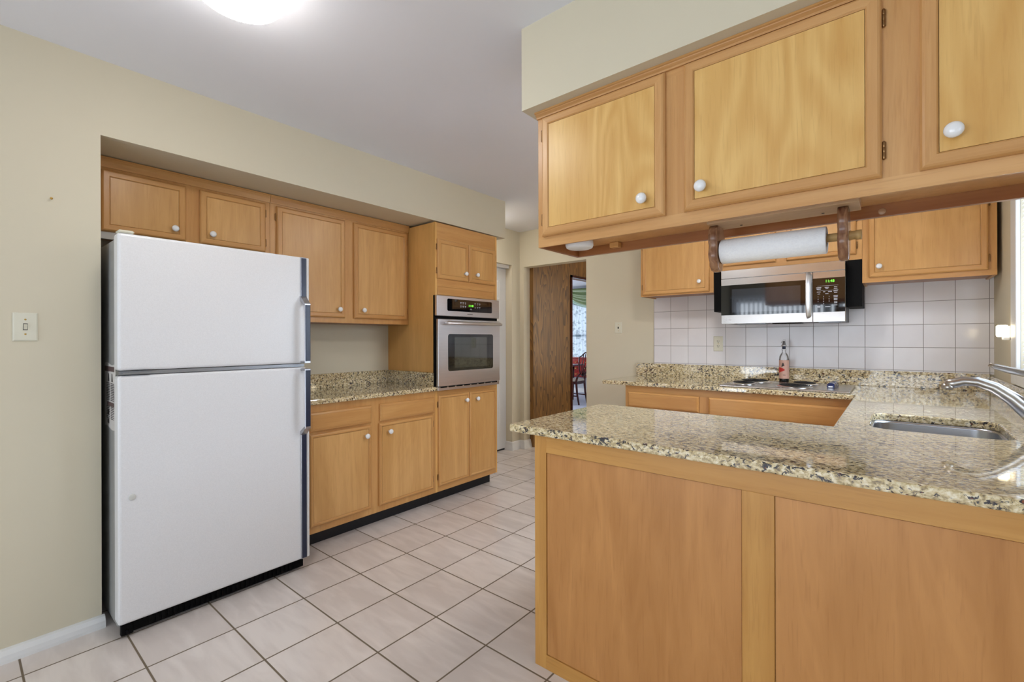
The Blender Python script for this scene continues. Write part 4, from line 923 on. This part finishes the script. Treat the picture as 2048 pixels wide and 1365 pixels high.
# ---------------------------------------------------------------- dining room seen through the doorway
wd = struct(MB().box(-7.2, -7.1, 9.70, 9.78, 0.55, 2.2).box(-5.4, -5.3, 9.70, 9.78, 0.55, 2.2).box(-7.1, -5.4, 9.70, 9.78, 2.12, 2.2).box(-7.1, -5.4, 9.70, 9.78, 0.55, 0.63).box(-6.28, -6.22, 9.72, 9.77, 0.63, 2.12).box(-7.1, -5.4, 9.72, 9.77, 1.34, 1.39), 'window_3', M['trim'])
MB().box(-7.1, -5.4, 9.745, 9.75, 0.63, 2.12).build('window_pane', M['pane'], wd)
cu = MB().grid(200, 4, lambda u, v: Vector((-7.25+u*1.58, 9.615+0.025*math.sin(u*120)+0.010*math.sin(u*47), 0.50+v*1.75))).build('lace_curtain', M['sheer'])
tag(cu, 'sheer white lace curtain over the dining room window', 'curtain')
va = thing('valance', 'draped green satin swag valance above the lace curtain', 'valance', (-6.0, 9.5, 2.2))
def swag(x0, x1, zt, drop, y, mt, nm, k, base):
    def fn(u, v):
        sag = 1-(2*u-1)**2
        return Vector((x0+(x1-x0)*u, y-0.05*math.sin(v*math.pi)-0.014*math.sin(v*18+k), zt-v*(base+drop*sag)))
    MB().grid(40, 24, fn).build(nm, mt, va)
swag(-6.22, -4.60, 2.47, 0.40, 9.42, M['valance'], 'green_swag', 0, 0.02)
swag(-6.22, -4.60, 2.42, 0.31, 9.48, M['valance_pale'], 'sage_underswag', 1, 0.11)
MB().box(-7.3, -5.1, 9.53, 9.57, 2.42, 2.49).build('pole_board', M['mahogany'], va)
dr = MB().grid(24, 12, lambda u, v: Vector((-5.56+0.34*u-0.10*math.sin(v*math.pi)*(1-u), 9.60+0.025*math.sin(u*22), 0.45+v*1.85))).build('side_drape', M['drape'])
tag(dr, 'blue grey drape at the right edge of the lace curtain', 'drape')

sb = thing('sideboard', 'red mahogany chest with brass pulls under the dining room window', 'sideboard', (-5.75, 9.3, 0))
MB().box(-6.55, -5.10, 9.20, 9.50, 0.40, 0.83, 0.004).build('chest_body', M['mahogany_red'], sb)
MB().box(-6.58, -5.07, 9.175, 9.52, 0.83, 0.86, 0.006).build('chest_top', M['mahogany_red'], sb)
for (z0, z1) in ((0.69, 0.82), (0.55, 0.68), (0.42, 0.54)):
    for (a0, a1) in ((-6.52, -5.85), (-5.81, -5.13)):
        dd = MB().box(a0, a1, 9.182, 9.199, z0, z1, 0.004).build('chest_drawer', M['mahogany_red'], sb)
        for px in (a0+0.13, a1-0.30): MB().tube([(px-0.03, 9.181, (z0+z1)/2+0.01), (px-0.02, 9.165, (z0+z1)/2-0.008), (px+0.02, 9.165, (z0+z1)/2-0.008), (px+0.03, 9.181, (z0+z1)/2+0.01)], 0.006, 8).build('brass_pull', M['brass'], dd)
for (lx, ly) in ((-6.5, 9.3), (-5.15, 9.3), (-6.5, 9.49), (-5.15, 9.49)): MB().lathe([(0, 0), (0.018, 0), (0.022, 0.3), (0.032, 0.40), (0, 0.40)], (lx, ly, 0), (0, 0, 1), 12).build('chest_leg', M['mahogany'], sb)

# shield-back chair, seen obliquely from behind
fwd = Vector((-0.90, -0.05, 0)).normalized(); rgt = Vector((fwd.y, -fwd.x, 0))
B0 = Vector((-4.77, 7.90, 0)) - rgt*0.0
ch = thing('dining_chair', 'dark mahogany shield-back dining chair at the table', 'chair', B0 + fwd*0.22)
def cp_(r, f, z): return B0 + rgt*r + fwd*f + Vector((0, 0, z))
for r in (-0.17, 0.17):
    MB().tube([cp_(r, -0.04, 0), cp_(r, 0.0, 0.22), cp_(r, 0.02, 0.46), cp_(r*0.9, 0.0, 0.54), cp_(r*0.7, -0.03, 0.60)], [0.017, 0.020, 0.023, 0.02, 0.015], 8).build('rear_leg', M['mahogany'], ch)
for r in (-0.22, 0.22): MB().tube([cp_(r, 0.46, 0), cp_(r, 0.455, 0.42)], [0.014, 0.022], 8).build('front_leg', M['mahogany'], ch)
for r in (-0.19, 0.19): MB().tube([cp_(r*0.9, 0.0, 0.17), cp_(r*1.1, 0.455, 0.17)], 0.011, 8).build('stretcher', M['mahogany'], ch)
mb = MB(); mb.prism([(-0.18, 0.0), (0.18, 0.0), (0.24, 0.48), (-0.24, 0.48)], lambda p, z: cp_(p[0], p[1], z), 0.40, 0.455); mb.build('seat_rail', M['mahogany'], ch)
mb = MB(); mb.prism([(-0.17, 0.01), (0.17, 0.01), (0.23, 0.47), (-0.23, 0.47)], lambda p, z: cp_(p[0], p[1], z), 0.455, 0.49); mb.build('seat_cushion', M['seat_cloth'], ch)
sh = [(-0.02, 0.56), (-0.10, 0.60), (-0.18, 0.70), (-0.235, 0.84), (-0.24, 0.93), (-0.18, 0.945), (-0.12, 0.975), (-0.06, 1.005), (0, 1.015), (0.06, 1.005), (0.12, 0.975), (0.18, 0.945), (0.24, 0.93), (0.235, 0.84), (0.18, 0.70), (0.10, 0.60), (0.02, 0.56)]
MB().tube([cp_(r, -0.03-(z-0.55)*0.16, z) for r, z in sh+[sh[0]]], [(0.012, 0.018)]*18, 8).build('shield_back', M['mahogany'], ch)
for r in (-0.08, 0, 0.08): MB().tube([cp_(r*0.3, -0.035, 0.575), cp_(r*1.3, -0.07, 0.78), cp_(r, -0.10, 0.985)], 0.010, 8).build('splat', M['mahogany'], ch)
tb = thing('dining_table', 'dark mahogany dining table left of the chair in the far room', 'table', (-5.75, 7.95, 0))
MB().box(-6.75, -5.06, 7.45, 8.5, 0.725, 0.755, 0.008, seg=2).build('table_top', M['mahogany'], tb)
for (lx, ly) in ((-6.6, 7.6), (-5.25, 7.6), (-6.6, 8.35), (-5.25, 8.35)): MB().lathe([(0, 0), (0.02, 0), (0.035, 0.5), (0.04, 0.725), (0, 0.725)], (lx, ly, 0), (0, 0, 1), 12).build('leg', M['mahogany'], tb)

# repeats share a group phrase
for o in list(C.objects):
    if o.parent is None and 'label' in o:
        n_ = o.name.split('.')[0]
        g_ = {'wall_cabinet': 'maple wall cabinets', 'base_cabinet': 'maple base cabinets', 'countertop': 'granite countertops', 'outlet': 'almond wall outlets', 'ceiling_light': 'round ceiling lamps'}.get(n_)
        if g_: o['group'] = g_
